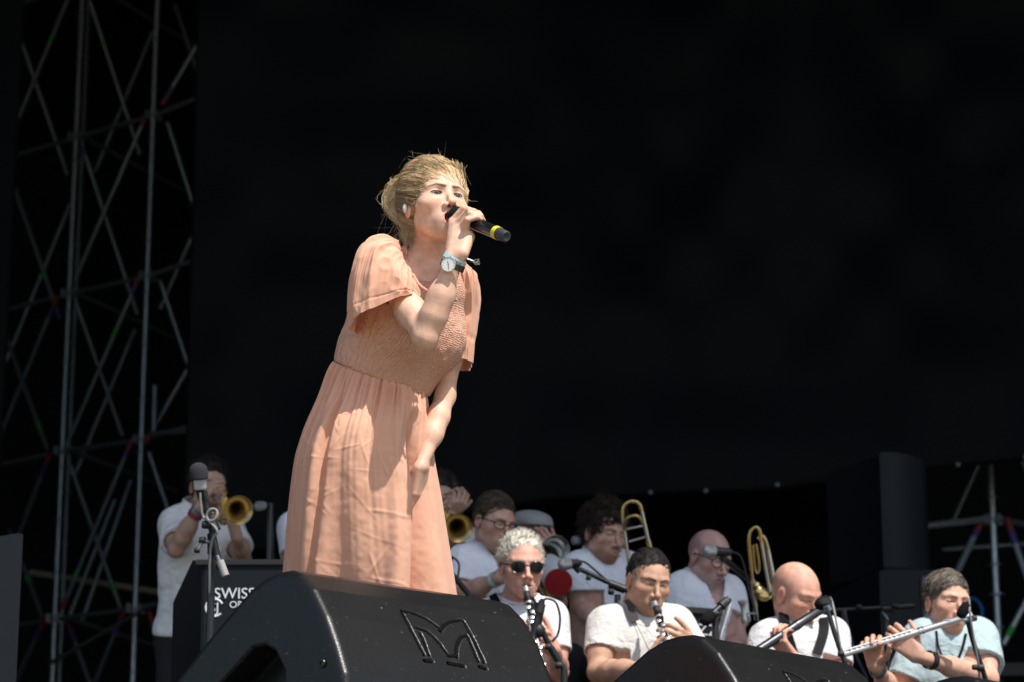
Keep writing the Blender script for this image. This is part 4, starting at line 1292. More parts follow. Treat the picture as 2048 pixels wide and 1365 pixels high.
    cl = np.clip(.78 + .9 * vnoise(key[:, 1] , 90) + .1 * rng.normal(size=n), 0, 1)[:, None]
    hm.add(*tubes3(c + P @ A, .0003 + .0003 * rng.random(n), d0 * (1 - cl) + d1 * 1.12 * cl))
    n, m = 900, 16
    ax1 = rng.normal(size=(n, 3)) * np.array([.5, 1, .6]); ax1 /= np.linalg.norm(ax1, axis=1, keepdims=True)
    ax2 = np.cross(ax1, rng.normal(size=(n, 3))); ax2 /= np.linalg.norm(ax2, axis=1, keepdims=True)
    a = rng.random(n)[:, None] * 6.28 + np.linspace(0, 1, m)[None] * (1.5 + 2.8 * rng.random(n))[:, None]
    rad = (.68 + .42 * rng.random(n))[:, None] * (1 + .25 * rng.normal(size=n)[:, None] * (np.linspace(0, 1, m)[None] - .5))
    P = rad[..., None] * (np.cos(a)[..., None] * ax1[:, None] + np.sin(a)[..., None] * ax2[:, None]) * np.array([.034, .036, .050])
    P = P + bun + np.array([.016, -.026, -.006])
    P += .006 * np.stack([vnoise(P.reshape(-1, 3), 40, q) for q in (0, 5, 9)], 1).reshape(n, m, 3)
    cl = np.clip(.70 + .3 * rng.normal(size=n), 0, 1)[:, None]
    hm.add(*tubes3(c + P @ A, .0003 + .0003 * rng.random(n), d0 * (1 - cl) + d1 * 1.12 * cl))
    # hair drawn down over the far temple
    n, m = 650, 9
    key = np.stack([np.array([-.016, .058, .101]) + rng.normal(size=(n, 3)) * np.array([.014, .005, .004]),
                    np.array([-.054, .058, .088]) + rng.normal(size=(n, 3)) * np.array([.005, .006, .006]),
                    np.array([-.077, .042, .034]) + rng.normal(size=(n, 3)) * np.array([.003, .007, .006]),
                    np.array([-.082, .014, -.022]) + rng.normal(size=(n, 3)) * np.array([.003, .008, .010]),
                    np.array([-.070, -.030, -.045]) + rng.normal(size=(n, 3)) * np.array([.004, .008, .010])], 1)
    tt = np.linspace(0, 1, m)
    B = np.stack([nck(4, k) * tt ** k * (1 - tt) ** (4 - k) for k in range(5)], 1)
    P = np.einsum('mk,nkd->nmd', B, key)
    cl = np.clip(.45 + .35 * rng.normal(size=n), 0, 1)[:, None]
    hm.add(*tubes3(c + P @ A, .00045 + .0004 * rng.random(n), d0 * (1 - cl) + d1 * cl))
    # flyaways round the bun, nape, crown and temples
    def wisps(n, base, spread, dirn, dspread, ln, grav=.0, bright=.8):
        m = 10; t = np.linspace(0, 1, m)
        b = np.asarray(base) + rng.normal(size=(n, 3)) * np.asarray(spread)
        d = np.asarray(dirn) + rng.normal(size=(n, 3)) * np.asarray(dspread); d /= np.linalg.norm(d, axis=1, keepdims=True)
        L = ln * (.4 + .9 * rng.random(n))
        q = rng.normal(size=(n, 3)) * .75
        P = b[:, None] + L[:, None, None] * (t[None, :, None] * d[:, None] + (t ** 2)[None, :, None] * q[:, None])
        P[:, :, 2] -= grav * (t ** 2)[None] * L[:, None]
        P += .0012 * np.stack([vnoise(P.reshape(-1, 3), 40, z) for z in (0, 5, 9)], 1).reshape(n, m, 3)
        cl = np.clip(bright + .2 * rng.normal(size=n), 0, 1)[:, None]
        hm.add(*tubes3(c + P @ A, .00016 + .00014 * rng.random(n), d0 * (1 - cl) + d1 * 1.1 * cl))
    wisps(24, bun + np.array([.02, -.03, 0]), (.018, .018, .03), (.5, -1, .1), .6, .040, .5)
    wisps(130, (.040, -.080, -.005), (.014, .016, .02), (.0, .0, -1), .25, .055, .3, .35)
    wisps(110, (.055, -.050, -.030), (.010, .02, .012), (.0, .1, -1), .22, .045, .2, .25)
    wisps(55, (0, -.03, .120), (.035, .045, .006), (.1, -.9, .45), .4, .022, .4, .7)
    wisps(8, (-.062, .035, .03), (.006, .012, .03), (-.1, -.2, -1), .2, .055, .0, .6)
    wisps(14, (.070, .020, -.005), (.003, .006, .008), (.1, .55, -1), .2, .07, .1, .6)
    wisps(40, (0, .055, .100), (.04, .006, .006), (0, -.9, .5), .3, .03, .4, .6)
    hm.build('hair', HAIR, p.root)
    # in-ear monitor
    e = MB(); e.ball(p.L(.0835, -.008, -.014), (.0065, .009, .0125), 10)
    e.build('earpiece', M['white'], p.root)
    MB().tube(bez([p.L(.083, .0, -.006), p.L(.083, .010, .008), p.L(.080, .004, .024), p.L(.077, -.014, .027), p.L(.075, -.030, .012)], 20), .0016, 6).build('ear_hook', M['cable'], p.root)
    # watch and festival wristband
    E, W = p.E[0], p.W[0]
    ax = unit(W - E); cw = lerp(E, W, .945)
    toc = unit(CAM - cw); side = unit(toc - ax * (toc @ ax)); oth = np.cross(ax, side)
    fn = unit(side * .95 - oth * .30) if ((at(800, 540, 7) - cw) @ oth) < 0 else unit(side * .95 + oth * .30)
    R = .0305
    leather = mat('brown_leather', (.035, .018, .013), .6, bump=(200, .2))
    st = MB()
    def band(center, axis, r, width, th, n=48, sq=1.0):
        u = fn; w = np.cross(axis, u); V = []; ang = np.linspace(0, 2 * math.pi, n, endpoint=False)
        for a in ang:
            dirv = u * math.cos(a) * sq + w * math.sin(a)
            for rr_, k in ((r, -1), (r + th, -1), (r + th, 1), (r, 1)): V.append(center + dirv * rr_ + axis * k * width / 2)
        Fs = []
        for i in range(n):
            j = (i + 1) % n
            for q in range(4):
                z = (q + 1) % 4
                Fs.append((i * 4 + q, i * 4 + z, j * 4 + z, j * 4 + q))
        return V, Fs
    strap = MB().add(*band(cw, ax, R - .001, .016, .0022)).build('watch_strap', leather, p.root)
    wc = cw + fn * (R + .0012)
    MB().lathe(wc, fn, [(-.002, .019), (.0025, .0195), (.0048, .0190), (.0052, .0176), (.0040, .0172)], 40).build('watch_case', M['chrome'], p.root)
    dial = MB().lathe(wc + fn * .0040, fn, [(0, .0001), (0.0002, .0174)], 40).build('watch_dial', mat('white_dial', (.8, .8, .78), .25), p.root)
    hx = unit(np.cross(fn, ax)); hy = np.cross(hx, fn)
    hands_ = MB()
    for a_, ln in ((35, .009), (205, .013)):
        dv = hx * math.sin(math.radians(a_)) + hy * math.cos(math.radians(a_))
        hands_.tube([wc + fn * .0048 - dv * .002, wc + fn * .0048 + dv * ln], .0005, 4)
    for k_ in range(12):
        dv = hx * math.sin(k_ * math.pi / 6) + hy * math.cos(k_ * math.pi / 6)
        hands_.tube([wc + fn * .0044 + dv * .0138, wc + fn * .0044 + dv * .016], .0004, 4)
    hands_.build('watch_hand', M['black'], dial)
    cb = lerp(E, W, 1.03)
    MB().add(*band(cb, unit(ax + .25 * R_), .0300, .013, .0012)).build('wristband', mat('pale_blue_fabric', (.46, .64, .66), .8, bump=(300, .2)), p.root)
    wbk = text_mesh('G  4DAYS', .0085, .0003)
    tk = MB().tube([cb + R_ * .030 - F_ * .012, cb + R_ * .046 - F_ * .012 - U_ * .006], .0045, 8)
    tk.build('wristband_clip', M['black'], p.root)
    fr = MB()
    for q in range(8):
        o_ = cb + R_ * .046 - F_ * .012 - U_ * .006
        fr.tube(bez([o_, o_ + R_ * .008 + U_ * .004 * rng.normal(), o_ + R_ * (.012 + .006 * rng.random()) + U_ * .006 * rng.normal() + F_ * .004 * rng.normal()], 8), .0009, 5)
    fr.build('wristband_fringe', mat('fringe_thread', (.5, .52, .42), .8), p.root)
    # lettering on the wristband, wrapped round it
    Vt, Ft = wbk
    bx = unit(ax + .25 * R_); u0 = unit(fn - bx * (fn @ bx)); w0 = np.cross(bx, u0)
    if (w0 @ R_) < 0: w0 = -w0
    a_ = (Vt[:, 0] + .012) / .031
    Vw = cb + (np.cos(a_)[:, None] * u0 + np.sin(a_)[:, None] * w0) * (.0316 + Vt[:, 2:3]) + bx * (Vt[:, 1:2] - .003)
    make_mesh('wristband_lettering', Vw, Ft, M['black'], p.root, False)
    # legs below the hem, so the figure stands on the stage
    def fl(P):
        d = None
        for sx_, dx in ((-1, -.10), (1, .10)):
            hp = p.H + R_ * dx * .6 + np.array([0, 0, -.5]); kn = np.array([hp[0], hp[1] - .03, STAGE + .28]); an = np.array([hp[0], hp[1], STAGE + .09])
            e = smin(cone(P, kn, kn + np.array([0, 0, .08]), .05, .055), cone(P, kn, an, .05, .036), .03)
            e = smin(e, cone(P, an + np.array([0, .02, -.05]), an + np.array([.05, -.12, -.065]), .036, .028), .03)
            d = e if d is None else smin(d, e, .02)
        return d
    lo, hi = bounds([p.H, np.array([p.H[0], p.H[1], STAGE])], .26)
    V, Q = mesh_sdf(fl, lo, hi, .012, 1)
    make_mesh('leg', V, Q, mat('leg_skin', FAIR, .5), p.root)
    # the microphone she holds
    mt = thing('microphone', "black handheld microphone with a yellow tape band in the singer's hand", 'microphone', mic_a)
    axm = unit(mic_b - mic_a)
    MB().lathe(mic_a, axm, [(-.0255, .001), (-.025, .008), (-.021, .016), (-.012, .0235), (0, .0255), (.012, .0245), (.020, .0225), (.028, .0205)], 32).build('mic_head', M['foam'], mt)
    gl = mat('black_gloss', (.010, .010, .011), .22, 0, .6)
    LL = np.linalg.norm(mic_b - mic_a)
    MB().lathe(mic_a, axm, [(.026, .0215), (.030, .0215), (.034, .0195), (.06, .0172), (LL - .048, .0165)], 32).build('mic_body', gl, mt)
    MB().lathe(mic_a, axm, [(LL - .050, .0163), (LL - .050, .0170), (LL - .034, .0170), (LL - .034, .0163)], 32).build('tape_band', M['yellow'], mt)
    MB().lathe(mic_a, axm, [(LL - .034, .0163), (LL - .030, .0162), (LL - .029, .0150), (LL - .003, .0146), (LL, .013), (LL + .0005, .010), (LL - .001, .008), (LL - .001, .0001)], 32).build('mic_end_cap', mat('antenna_cap', (.03, .032, .036), .5), mt)
    return p
# ------------------------------------------------------------------ the band
def cotton(name, col, tr=.12):
    m = bpy.data.materials.new(name); nt, b = nodes_of(m); N, L = nt.nodes, nt.links
    b.inputs['Base Color'].default_value = (*col, 1); b.inputs['Roughness'].default_value = .9; b.inputs['Specular IOR Level'].default_value = .2
    b.inputs['Sheen Weight'].default_value = .1
    tc = N.new('ShaderNodeTexCoord'); prev = None
    for sc_, st, ds in ((13, .8, .025), (40, .35, .008)):
        t = N.new('ShaderNodeTexNoise'); t.inputs['Scale'].default_value = sc_; t.inputs['Detail'].default_value = 4; t.inputs['Distortion'].default_value = .7
        u = N.new('ShaderNodeBump'); u.inputs['Strength'].default_value = st; u.inputs['Distance'].default_value = ds
        L.new(tc.outputs['Object'], t.inputs['Vector']); L.new(t.outputs['Fac'], u.inputs['Height'])
        if prev: L.new(prev, u.inputs['Normal'])
        prev = u.outputs[0]
    L.new(prev, b.inputs['Normal'])
    return m
WHITE_SUN = cotton('sunlit_white_cotton', (.64, .64, .645))  # sunlit copy of the white shirts, toned down for full sun
WHITE_SHADE = cotton('shaded_white_cotton', (.82, .84, .90))  # same white cotton with the blue of the shade put into its colour
CREAM = cotton('cream_cotton', (.61, .59, .555))
GREYW = cotton('off_white_cotton', (.74, .74, .73))
PALEB = cotton('pale_blue_cotton', (.37, .465, .49))
FAIRM, TAN, RUDDY = (.60, .36, .265), (.50, .29, .195), (.62, .33, .25)
def hand(W, T, P, right, curls=(25, 40, 25), **k):
    """wrist pixel, pixel the fingers aim at, pixel the palm faces"""
    w = at(*W)
    return w, hand_chains(w, at(*T) - w, at(*P) - w, right=right, curls=curls, **k)
def onto(p, px, py, off=.018, d0=None):
    """point on the front of somebody's shirt seen at that pixel"""
    d1 = np.linspace((p.mid - CAM) @ F_ - .35, (p.mid - CAM) @ F_ + .2, 160)
    P = np.array([at(px, py, d) for d in d1])
    v = np.minimum(p.torso(P), p.neck(P)) - off
    i = np.argmax(v < 0)
    if v.min() > 0: i = np.argmin(v)
    return P[i]
def strap(p, px, name, w, m, off=.022, flat=.18):
    pts = bez([onto(p, *q, off) for q in px], 14)
    T = np.gradient(pts, axis=0); V = []
    for q, t in zip(pts, T):
        t = unit(t); tc = unit(CAM - q); s = unit(np.cross(t, tc)); n = np.cross(s, t)
        V += [q + s * w / 2 + n * .002, q + s * w / 2 - n * .002, q - s * w / 2 - n * .002, q - s * w / 2 + n * .002]
    Fs = [(i * 4 + k, i * 4 + (k + 1) % 4, i * 4 + 4 + (k + 1) % 4, i * 4 + 4 + k) for i in range(len(pts) - 1) for k in range(4)]
    Fs += [(3, 2, 1, 0), tuple(len(V) - 4 + k for k in range(4))]
    return MB().add(V, Fs).build(name, m, p.root, False)
def cuff(p, E, W, t, r, w, m, name='wristband'):
    a = unit(W - E); c = lerp(E, W, t)
    return MB().lathe(c, a, [(-w, r), (-w, r + .0025), (w, r + .0025), (w, r), (-w, r)], 28).build(name, m, p.root)
BLK = mat('strap_black', (.007, .007, .008), .8, 0, .12)
TORT = mat('dark_spectacle_frame', (.012, .009, .008), .25)
WIRE = mat('wire_spectacle_frame', (.55, .52, .48), .25, 1.0)
GLASS = bpy.data.materials.new('clear_lens'); _nt, _b = nodes_of(GLASS)
_b.inputs['Base Color'].default_value = (1, 1, 1, 1); _b.inputs['Alpha'].default_value = .04; _b.inputs['Roughness'].default_value = .05

# ---- instruments
def trumpet(label, mouth, bell, m, up=(0, 0, 1), rb=.0605, name='trumpet'):
    a, b = at(*mouth), at(*bell)
    d = unit(b - a); L_ = np.linalg.norm(b - a)
    b = a + d * L_
    up = unit(np.asarray(up) - d * (np.asarray(up) @ d)); sd = np.cross(d, up)
    r = thing(name, label, name, b)
    pr = [(-.30, .0075), (-.22, .0085), (-.16, .011), (-.10, .0155), (-.06, .022), (-.03, .034), (-.012, .048), (0, rb), (.0015, rb - .001), (-.012, .044), (-.032, .031), (-.065, .019), (-.11, .012), (-.15, .003)]
    MB().lathe(b, d, pr, 40).build('bell', m, r)
    MB().lathe(b, d, [(-.003, rb - .001), (-.003, rb + .0012), (.0025, rb + .0012), (.0025, rb - .001)], 40).build('bell_rim', m, r)
    lo = -up * .062 + sd * .004
    MB().tube(bez([b - d * .30, b - d * .39, b - d * .425 - up * .018, b - d * .43 - up * .034, b - d * .425 - up * .050, b - d * .39 - up * .062, b - d * .30 - up * .062], 36), .0072, 10).build('bell_bow', m, r)
    MB().tube(bez([a + d * .04, a + d * (L_ * .5), b - d * .14 + sd * .03, b - d * .095 + sd * .03 - up * .012, b - d * .085 + sd * .03 - up * .031, b - d * .095 + sd * .03 - up * .050, b - d * .14 + sd * .03 - up * .062, b - d * .26 + sd * .025 - up * .062], 48), .0066, 10).build('leadpipe', m, r)
    MB().lathe(a, d, [(0, .0135), (.003, .0138), (.012, .011), (.022, .0075), (.06, .0055), (.085, .0068)], 20).build('mouthpiece', M['silver'], r)
    for k in range(3):
        c = b - d * (.235 + .027 * k) + sd * .014 - up * .034
        v = MB().lathe(c, up, [(-.062, .004), (-.060, .011), (-.055, .0125), (.052, .0125), (.058, .011), (.060, .004), (.078, .0035), (.079, .0085), (.083, .0085), (.084, .001)], 16).build('valve', m, r)
        MB().tube(bez([c - up * .02, c - up * .02 + sd * (.03 + .02 * (k == 2)) , c - up * .035 + sd * (.034 + .02 * (k == 2)), c - up * .045 + sd * .012], 12), .0058, 8).build('valve_slide', m, v)
    return r
def clarinet(label, top, bot, L_=.60, thick=1.0):
    a, b = at(*top), at(*bot); d = unit(b - a); b = a + d * L_
    side = unit(np.cross(d, unit(CAM - a))); front = np.cross(side, d)
    if front @ (CAM - a) < 0: front = -front
    r = thing('clarinet', label, 'clarinet', b)
    k = thick
    MB().lathe(a, d, [(-.005, .002), (0, .004 * k), (.03, .0095 * k), (.07, .0125 * k), (.078, .0125 * k)], 20).build('mouthpiece', M['rubber'], r)
    MB().lathe(a, d, [(.026, .0105 * k), (.026, .0128 * k), (.05, .0135 * k), (.05, .0118 * k)], 20).build('ligature', M['silver'], r)
    wood = mat('black_wood', (.012, .011, .011), .25)
    MB().lathe(a, d, [(.078, .0150 * k), (.105, .0155 * k), (.105, .0135 * k), (.108, .0135 * k), (.25, .0140 * k), (.252, .0155 * k), (.275, .0155 * k), (.278, .0142 * k), (.44, .0150 * k)], 20).build('body', wood, r)
    for t in (.106, .251, .277):
        MB().lathe(a, d, [(t - .004, .0155 * k), (t - .004, .0166 * k), (t + .004, .0166 * k), (t + .004, .0155 * k)], 20).build('ring', M['silver'], r)
    MB().lathe(a, d, [(.44, .0150 * k), (.47, .0175 * k), (.53, .025 * k), (.58, .036 * k), (.60, .040 * k), (.60, .036 * k), (.56, .027 * k)], 24).build('bell', wood, r)
    for s_, t0, t1 in ((1, .12, .27), (-1, .15, .24), (1, .29, .43), (-.6, .30, .42)):
        MB().tube([a + d * t0 + (side * s_ * .0135 + front * .0135) * k, a + d * t1 + (side * s_ * .0135 + front * .0135) * k], .0026, 8).build('key_rod', M['silver'], r)
    for i, t in enumerate((.135, .16, .185, .205, .23, .245, .30, .33, .36, .385, .41)):
        o = a + d * t + front * .0165 * k + side * .006 * (1 if i % 3 == 0 else (-1 if i % 3 == 1 else 0)) * k
        MB().lathe(o, front, [(0, .0005), (.0, .0085), (.003, .0085), (.0042, .006), (.0045, .0005)], 14).build('key', M['silver'], r)
    return r
def flute(label, head, foot, r_, m, keys=True, lip=.10, name='flute'):
    a, b = at(*head), at(*foot); d = unit(b - a); L_ = np.linalg.norm(b - a)
    up = unit(np.array([0, 0, 1.]) - d * d[2]); fr = np.cross(d, up)
    if fr @ (CAM - a) < 0: fr = -fr
    o = thing(name, label, 'flute', a)
    MB().lathe(a, d, [(0, .002), (.001, r_ * .9), (.004, r_ * 1.05), (.012, r_ * 1.05), (.014, r_), (L_ * .36, r_), (L_ * .36, r_ * 1.12), (L_ * .40, r_ * 1.12), (L_ * .40, r_ * 1.02), (L_, r_ * 1.02), (L_, r_ * .8), (L_ - .01, r_ * .7)], 24).build('tube', m, o)
    MB().ball(a + d * lip + up * r_ * .7 + 0 * fr, (.018, .013, .006), 8).build('lip_plate', m, o)
    if keys:
        for t in np.concatenate([np.linspace(.47, .93, 13)]):
            c = a + d * L_ * t + up * r_ * .85 + fr * r_ * .45
            MB().lathe(c, unit(up + .5 * fr), [(0, .0005), (0, .0085), (.004, .0085), (.0055, .006), (.006, .0005)], 12).build('key', m, o)
        MB().tube([a + d * L_ * .44 + up * r_ * 1.0 + fr * r_ * .9, a + d * L_ * .95 + up * r_ * 1.0 + fr * r_ * .9], .0028, 8).build('key_rod', m, o)
        for t in (.24, .27, .372, .40):
            c = a + d * L_ * t
            if t > .3: MB().lathe(c, d, [(-.005, r_), (-.005, r_ * 1.2), (.005, r_ * 1.2), (.005, r_)], 20).build('ring', M['chrome'], o)
    return o

# ---- people, front row in the sun first
DF, DM, DR = 10.3, 11.4, 12.3
folk = {}
def front_row():
    # man with sunglasses and white curls
    w0, h0 = hand((1030, 1315, DF - .30), (1062, 1282, DF - .34), (1070, 1330, DF - .2), True, (35, 45, 30))
    w1, h1 = hand((1108, 1300, DF - .27), (1070, 1262, DF - .33), (1050, 1300, DF - .1), False, (35, 50, 30))
    p = Person('man with curly white hair and black sunglasses playing a clarinet in a white T-shirt', (1044, 1131, DF), (13, -13, -2),
               [(968, 1243, DF + .02), (1100, 1240, DF + .05)], [(950, 1345, DF - .08), (1118, 1345, DF - .05)], [(1030, 1315, DF - .30), (1108, 1300, DF - .27)],
               [h0, h1], 8, .96, RUDDY, dict(brow=(.42, .36, .30), mouth=.7, nose=1.12, lip=(.45, .2, .17), jaw=1.04), group='saxophone and flute row in the sun')
    p.shirt(WHITE_SUN, wr=.006, seed=1.)
    p.legs(STAGE)
    hm = Merge()
    short_hair(hm, p.c, p.A, dict(th=.0015, top=.009, nz=(55, .005), hairline=.026, seed=2), (.42, .39, .33), (.78, .74, .64), n=1500, ln=.013, lift=.6, comb=(0, -.2, .2), curl=.005)
    hm.build('hair', HAIR, p.root)
    p.spectacles('sunglasses', TORT, M['lens'], .0255, .0215, .0022, True)
    strap(p, [(985, 1190), (994, 1208), (1003, 1232)], 'neck_strap', .030, BLK, .026)
    strap(p, [(1062, 1196), (1070, 1212), (1076, 1232)], 'neck_strap', .022, BLK, .026)
    folk['sun'] = p
    clarinet('black clarinet with silver keys played by the man in sunglasses', (1049, 1166, DF - .16), (1075, 1290, DF - .38), .60)
    # man with dark hair, cream shirt
    w0, h0 = hand((1292, 1340, DF - .36), (1335, 1310, DF - .40), (1340, 1345, DF - .2), True, (30, 45, 30))
    w1, h1 = hand((1392, 1296, DF - .26), (1340, 1268, DF - .33), (1330, 1300, DF - .1), False, (30, 45, 35))
    p = Person('dark-haired man in a cream T-shirt looking down and playing a clarinet', (1297, 1164, DF), (20, -19, 4),
               [(1212, 1256, DF + .0), (1352, 1254, DF + .06)], [(1196, 1345, DF - .13), (1418, 1350, DF - .02)], [(1292, 1340, DF - .36), (1392, 1296, DF - .26)],
               [h0, h1], 10, 1.10, TAN, dict(brow=(.02, .013, .01), brow_amt=.9, eye=.0006, mouth=.5, nose=1.12, jaw=1.12, lip=(.40, .15, .13), beard=((.10, .065, .05), .22), neck=.056), arm_r=1.12,
               group='saxophone and flute row in the sun')
    p.shirt(CREAM, wr=.004, loose=.009, seed=3., sleeve=.58, sl_r=(.064, .056))
    p.legs(STAGE)
    p.hair(cap=dict(th=.0012, top=.006, nz=(50, .0025), seed=4, hairline=.020), col=(.008, .0065, .006), col2=(.022, .018, .016), n=1200, ln=.016, lift=.5, comb=(.1, -.7, .5), rand=.3, flow=True)
    strap(p, [(1256, 1200), (1261, 1222), (1270, 1243)], 'neck_strap', .032, mat('strap_brown', (.05, .043, .037), .5), .022)
    MB().tube(bez([onto(p, 1270, 1244), onto(p, 1286, 1275, .03), at(1305, 1318, DF - .22)], 12), .0012, 5).build('strap_cord', BLK, p.root)
    clarinet('black clarinet with silver keys played by the dark-haired man in cream', (1306, 1197, DF - .15), (1335, 1290, DF - .34), .60)
    # bald man with the big flute
    w0, h0 = hand((1590, 1322, DF - .36), (1553, 1278, DF - .36), (1600, 1262, DF - .30), True, (40, 60, 35))
    w1, h1 = hand((1615, 1375, DF - .33), (1580, 1355, DF - .38), (1560, 1390, DF - .2), False)
    p = Person('bald man in a white T-shirt with black straps playing a thick dark flute', (1594, 1189, DF), (46, -26, -8),
               [(1535, 1283, DF - .03), (1662, 1275, DF + .06)], [(1508, 1375, DF - .15), (1682, 1375, DF - .08)], [(1590, 1322, DF - .36), (1615, 1375, DF - .33)],
               [h0, h1], 12, 1.02, (.64, .34, .25), dict(brow=(.25, .15, .10), brow_amt=.5, eye=.0006, mouth=.4, jaw=1.08, nose=1.08, stubble=((.22, .14, .11), .45), beard=((.25, .15, .12), .2)),
               group='saxophone and flute row in the sun')
    p.shirt(WHITE_SUN, wr=.006, seed=7., sleeve=.60)
    p.legs(STAGE)
    strap(p, [(1566, 1225), (1573, 1262), (1588, 1312)], 'strap', .036, BLK, .024)
    strap(p, [(1645, 1236), (1648, 1262), (1634, 1308)], 'strap', .036, mat('strap_leather', (.009, .009, .010), .7, 0, .15), .024)
    flute('thick dark metal flute held across by the bald man', (1652, 1213, DF - .27), (1500, 1312, DF - .42), .0165, mat('dark_metal', (.10, .105, .115), .3, .9), False, .05)
    # man in pale blue
    w0, h0 = hand((1753, 1335, DF - .30), (1742, 1275, DF - .32), (1700, 1300, DF - .9), True, (45, 45, 25), thumb=(.6, .5, .55))
    w1, h1 = hand((1838, 1314, DF - .36), (1797, 1278, DF - .36), (1830, 1330, DF + .3), False, (38, 40, 20))
    p = Person('grey-haired man in a pale blue T-shirt playing a silver flute', (1895, 1208, DF), (20, -6, 3),
               [(1842, 1283, DF - .03), (1958, 1278, DF + .08)], [(1793, 1402, DF - .12), (1978, 1358, DF - .10)], [(1753, 1335, DF - .30), (1838, 1314, DF - .36)],
               [h0, h1], 5, .98, (.60, .345, .25), dict(brow=(.12, .085, .06), brow_amt=.8, eye=.0024, nose=1.1, lip=(.48, .21, .18), beard=((.22, .15, .11), .25)),
               group='saxophone and flute row in the sun')
    p.shirt(PALEB, wr=.007, seed=9., sleeve=.66, sl_r=(.068, .070), loose=.016)
    p.legs(STAGE)
    p.hair(cap=dict(th=.004, top=.011, nz=(24, .003), seed=6, hairline=.008), col=(.028, .022, .016), col2=(.27, .235, .19), n=2600, ln=.042, lift=.40, comb=(.75, .55, -.1), rand=.22, flow=True)
    st = strap(p, [(1873, 1262), (1876, 1290), (1886, 1316), (1896, 1326)], 'neck_cord', .008, BLK, .024)
    strap(p, [(1896, 1326), (1912, 1322), (1924, 1300), (1932, 1268)], 'neck_cord', .010, BLK, .024)
    strap(p, [(1884, 1318), (1894, 1326), (1904, 1328)], 'cord_clip', .016, BLK, .028)
    cuff(p, p.E[1], p.W[1], .84, .031, .013, M['rubber'], 'wristwatch')
    cuff(p, p.E[0], p.W[0], .93, .030, .007, M['steel'], 'bracelet')
    flute('silver flute held across by the man in pale blue', (1941, 1232, DF - .33), (1682, 1311, DF - .40), .0112, M['silver'], True, .085)
    folk['blue'] = p
def middle_row():
    # glasses, dark quiff, v-neck
    w1, h1 = hand((1022, 1150, DM - .30), (1060, 1120, DM - .42), (1060, 1160, DM - .2), False, (35, 45, 30))
    w0, h0 = hand((998, 1156, DM - .26), (1024, 1140, DM - .30), (1030, 1160, DM - .1), True, (35, 45, 30))
    p = Person('man with dark swept hair and dark glasses looking down in a white V-neck T-shirt', (989, 1046, DM), (37, -18, 4),
               [(925, 1128, DM - .02), (1040, 1128, DM + .12)], [(915, 1196, DM - .10), (1060, 1200, DM + .02)], [(998, 1156, DM - .26), (1022, 1150, DM - .30)],
               [h0, h1], 28, 1.0, (.52, .30, .23), dict(brow=(.06, .04, .03), eye=.0008, mouth=.5, nose=1.15, lip=(.42, .17, .15), beard=((.20, .13, .10), .3)),
               group='trombone row in the shade')
    p.shirt(WHITE_SHADE, 'v', wr=.005, seed=11., sleeve=.60)
    p.legs(RISER)
    p.hair(cap=dict(th=.002, top=.010, nz=(26, .003), seed=8, hairline=.012), col=(.022, .016, .012), col2=(.13, .10, .072), n=2000, ln=.035, lift=.45, comb=(-.4, .6, .2), rand=.24, flow=True)
    p.spectacles('glasses', TORT, GLASS, .024, .0165, .0022)
    cuff(p, p.E[0], p.W[0], .90, .030, .009, mat('pale_green_band', (.45, .62, .55), .7))
    # trombone with the red-faced mute beside his hands
    tb = thing('trombone', 'trombone with a white mute in its bell behind the man in sunglasses', 'trombone', at(1085, 1135, 11.0))
    a, b = at(1076, 1094, 11.75), at(1094, 1120, 11.5); d = unit(b - a)
    MB().lathe(b, d, [(-.35, .011), (-.20, .017), (-.10, .030), (-.05, .040), (-.02, .055), (0, .072), (.002, .072), (-.02, .052), (-.05, .042), (-.10, .026)], 36).build('bell', M['nickel'], tb)
    MB().tube([at(1066, 1140, 11.0), at(1112, 1222, 10.75)], .0085, 10).build('slide', M['brass'], tb)
    MB().tube([at(1056, 1146, 11.0), at(1102, 1228, 10.75)], .0085, 10).build('slide', M['nickel'], tb)
    mu = thing('trombone_mute', 'white mute with a flat red end beside the man in sunglasses', 'mute', b)
    e = at(1117, 1165, 11.16); st0 = at(1100, 1122, 11.46); Lm = np.linalg.norm(e - st0); dm = unit(e - st0)
    MB().lathe(st0, dm, [(0, .030), (Lm * .3, .046), (Lm * .75, .060), (Lm - .004, .056)], 36).build('cone', M['white'], mu)
    MB().lathe(st0, dm, [(Lm - .006, .0555), (Lm + .004, .0560), (Lm + .006, .054), (Lm + .006, .0005)], 36).build('end_cap', mat('red_felt', (.30, .006, .010), .85), mu)
    MB().tube([at(1090, 1112, 11.4), at(1106, 1146, 11.22)], .004, 8).build('cork_strip', M['chrome'], mu)
    # curly-haired man with moustache
    w0, h0 = hand((1206, 1250, DM - .30), (1240, 1258, DM - .36), (1220, 1280, DM - .2), True, (25, 35, 20))
    w1, h1 = hand((1258, 1250, DM - .25), (1236, 1262, DM - .34), (1240, 1290, DM - .2), False, (25, 35, 20))
    p = Person('man with a dark curly mop, thin glasses and a moustache in a white crew-neck T-shirt', (1209, 1069, DM), (36, -14, 2),
               [(1158, 1142, DM - .02), (1252, 1140, DM + .10)], [(1160, 1215, DM - .06), (1276, 1218, DM + .0)], [(1206, 1250, DM - .30), (1258, 1250, DM - .25)],
               [h0, h1], 22, .98, (.52, .31, .24), dict(brow=(.04, .025, .018), eye=.0012, nose=1.1, lip=(.42, .19, .16), beard=((.17, .075, .04), .62)), group='trombone row in the shade')
    p.shirt(cotton('shaded_bluish_cotton', (.74, .77, .84)), wr=.006, seed=13., sleeve=.62, sl_r=(.068, .066))  # white shirt with the bluish tone of the shade put in
    p.legs(RISER)
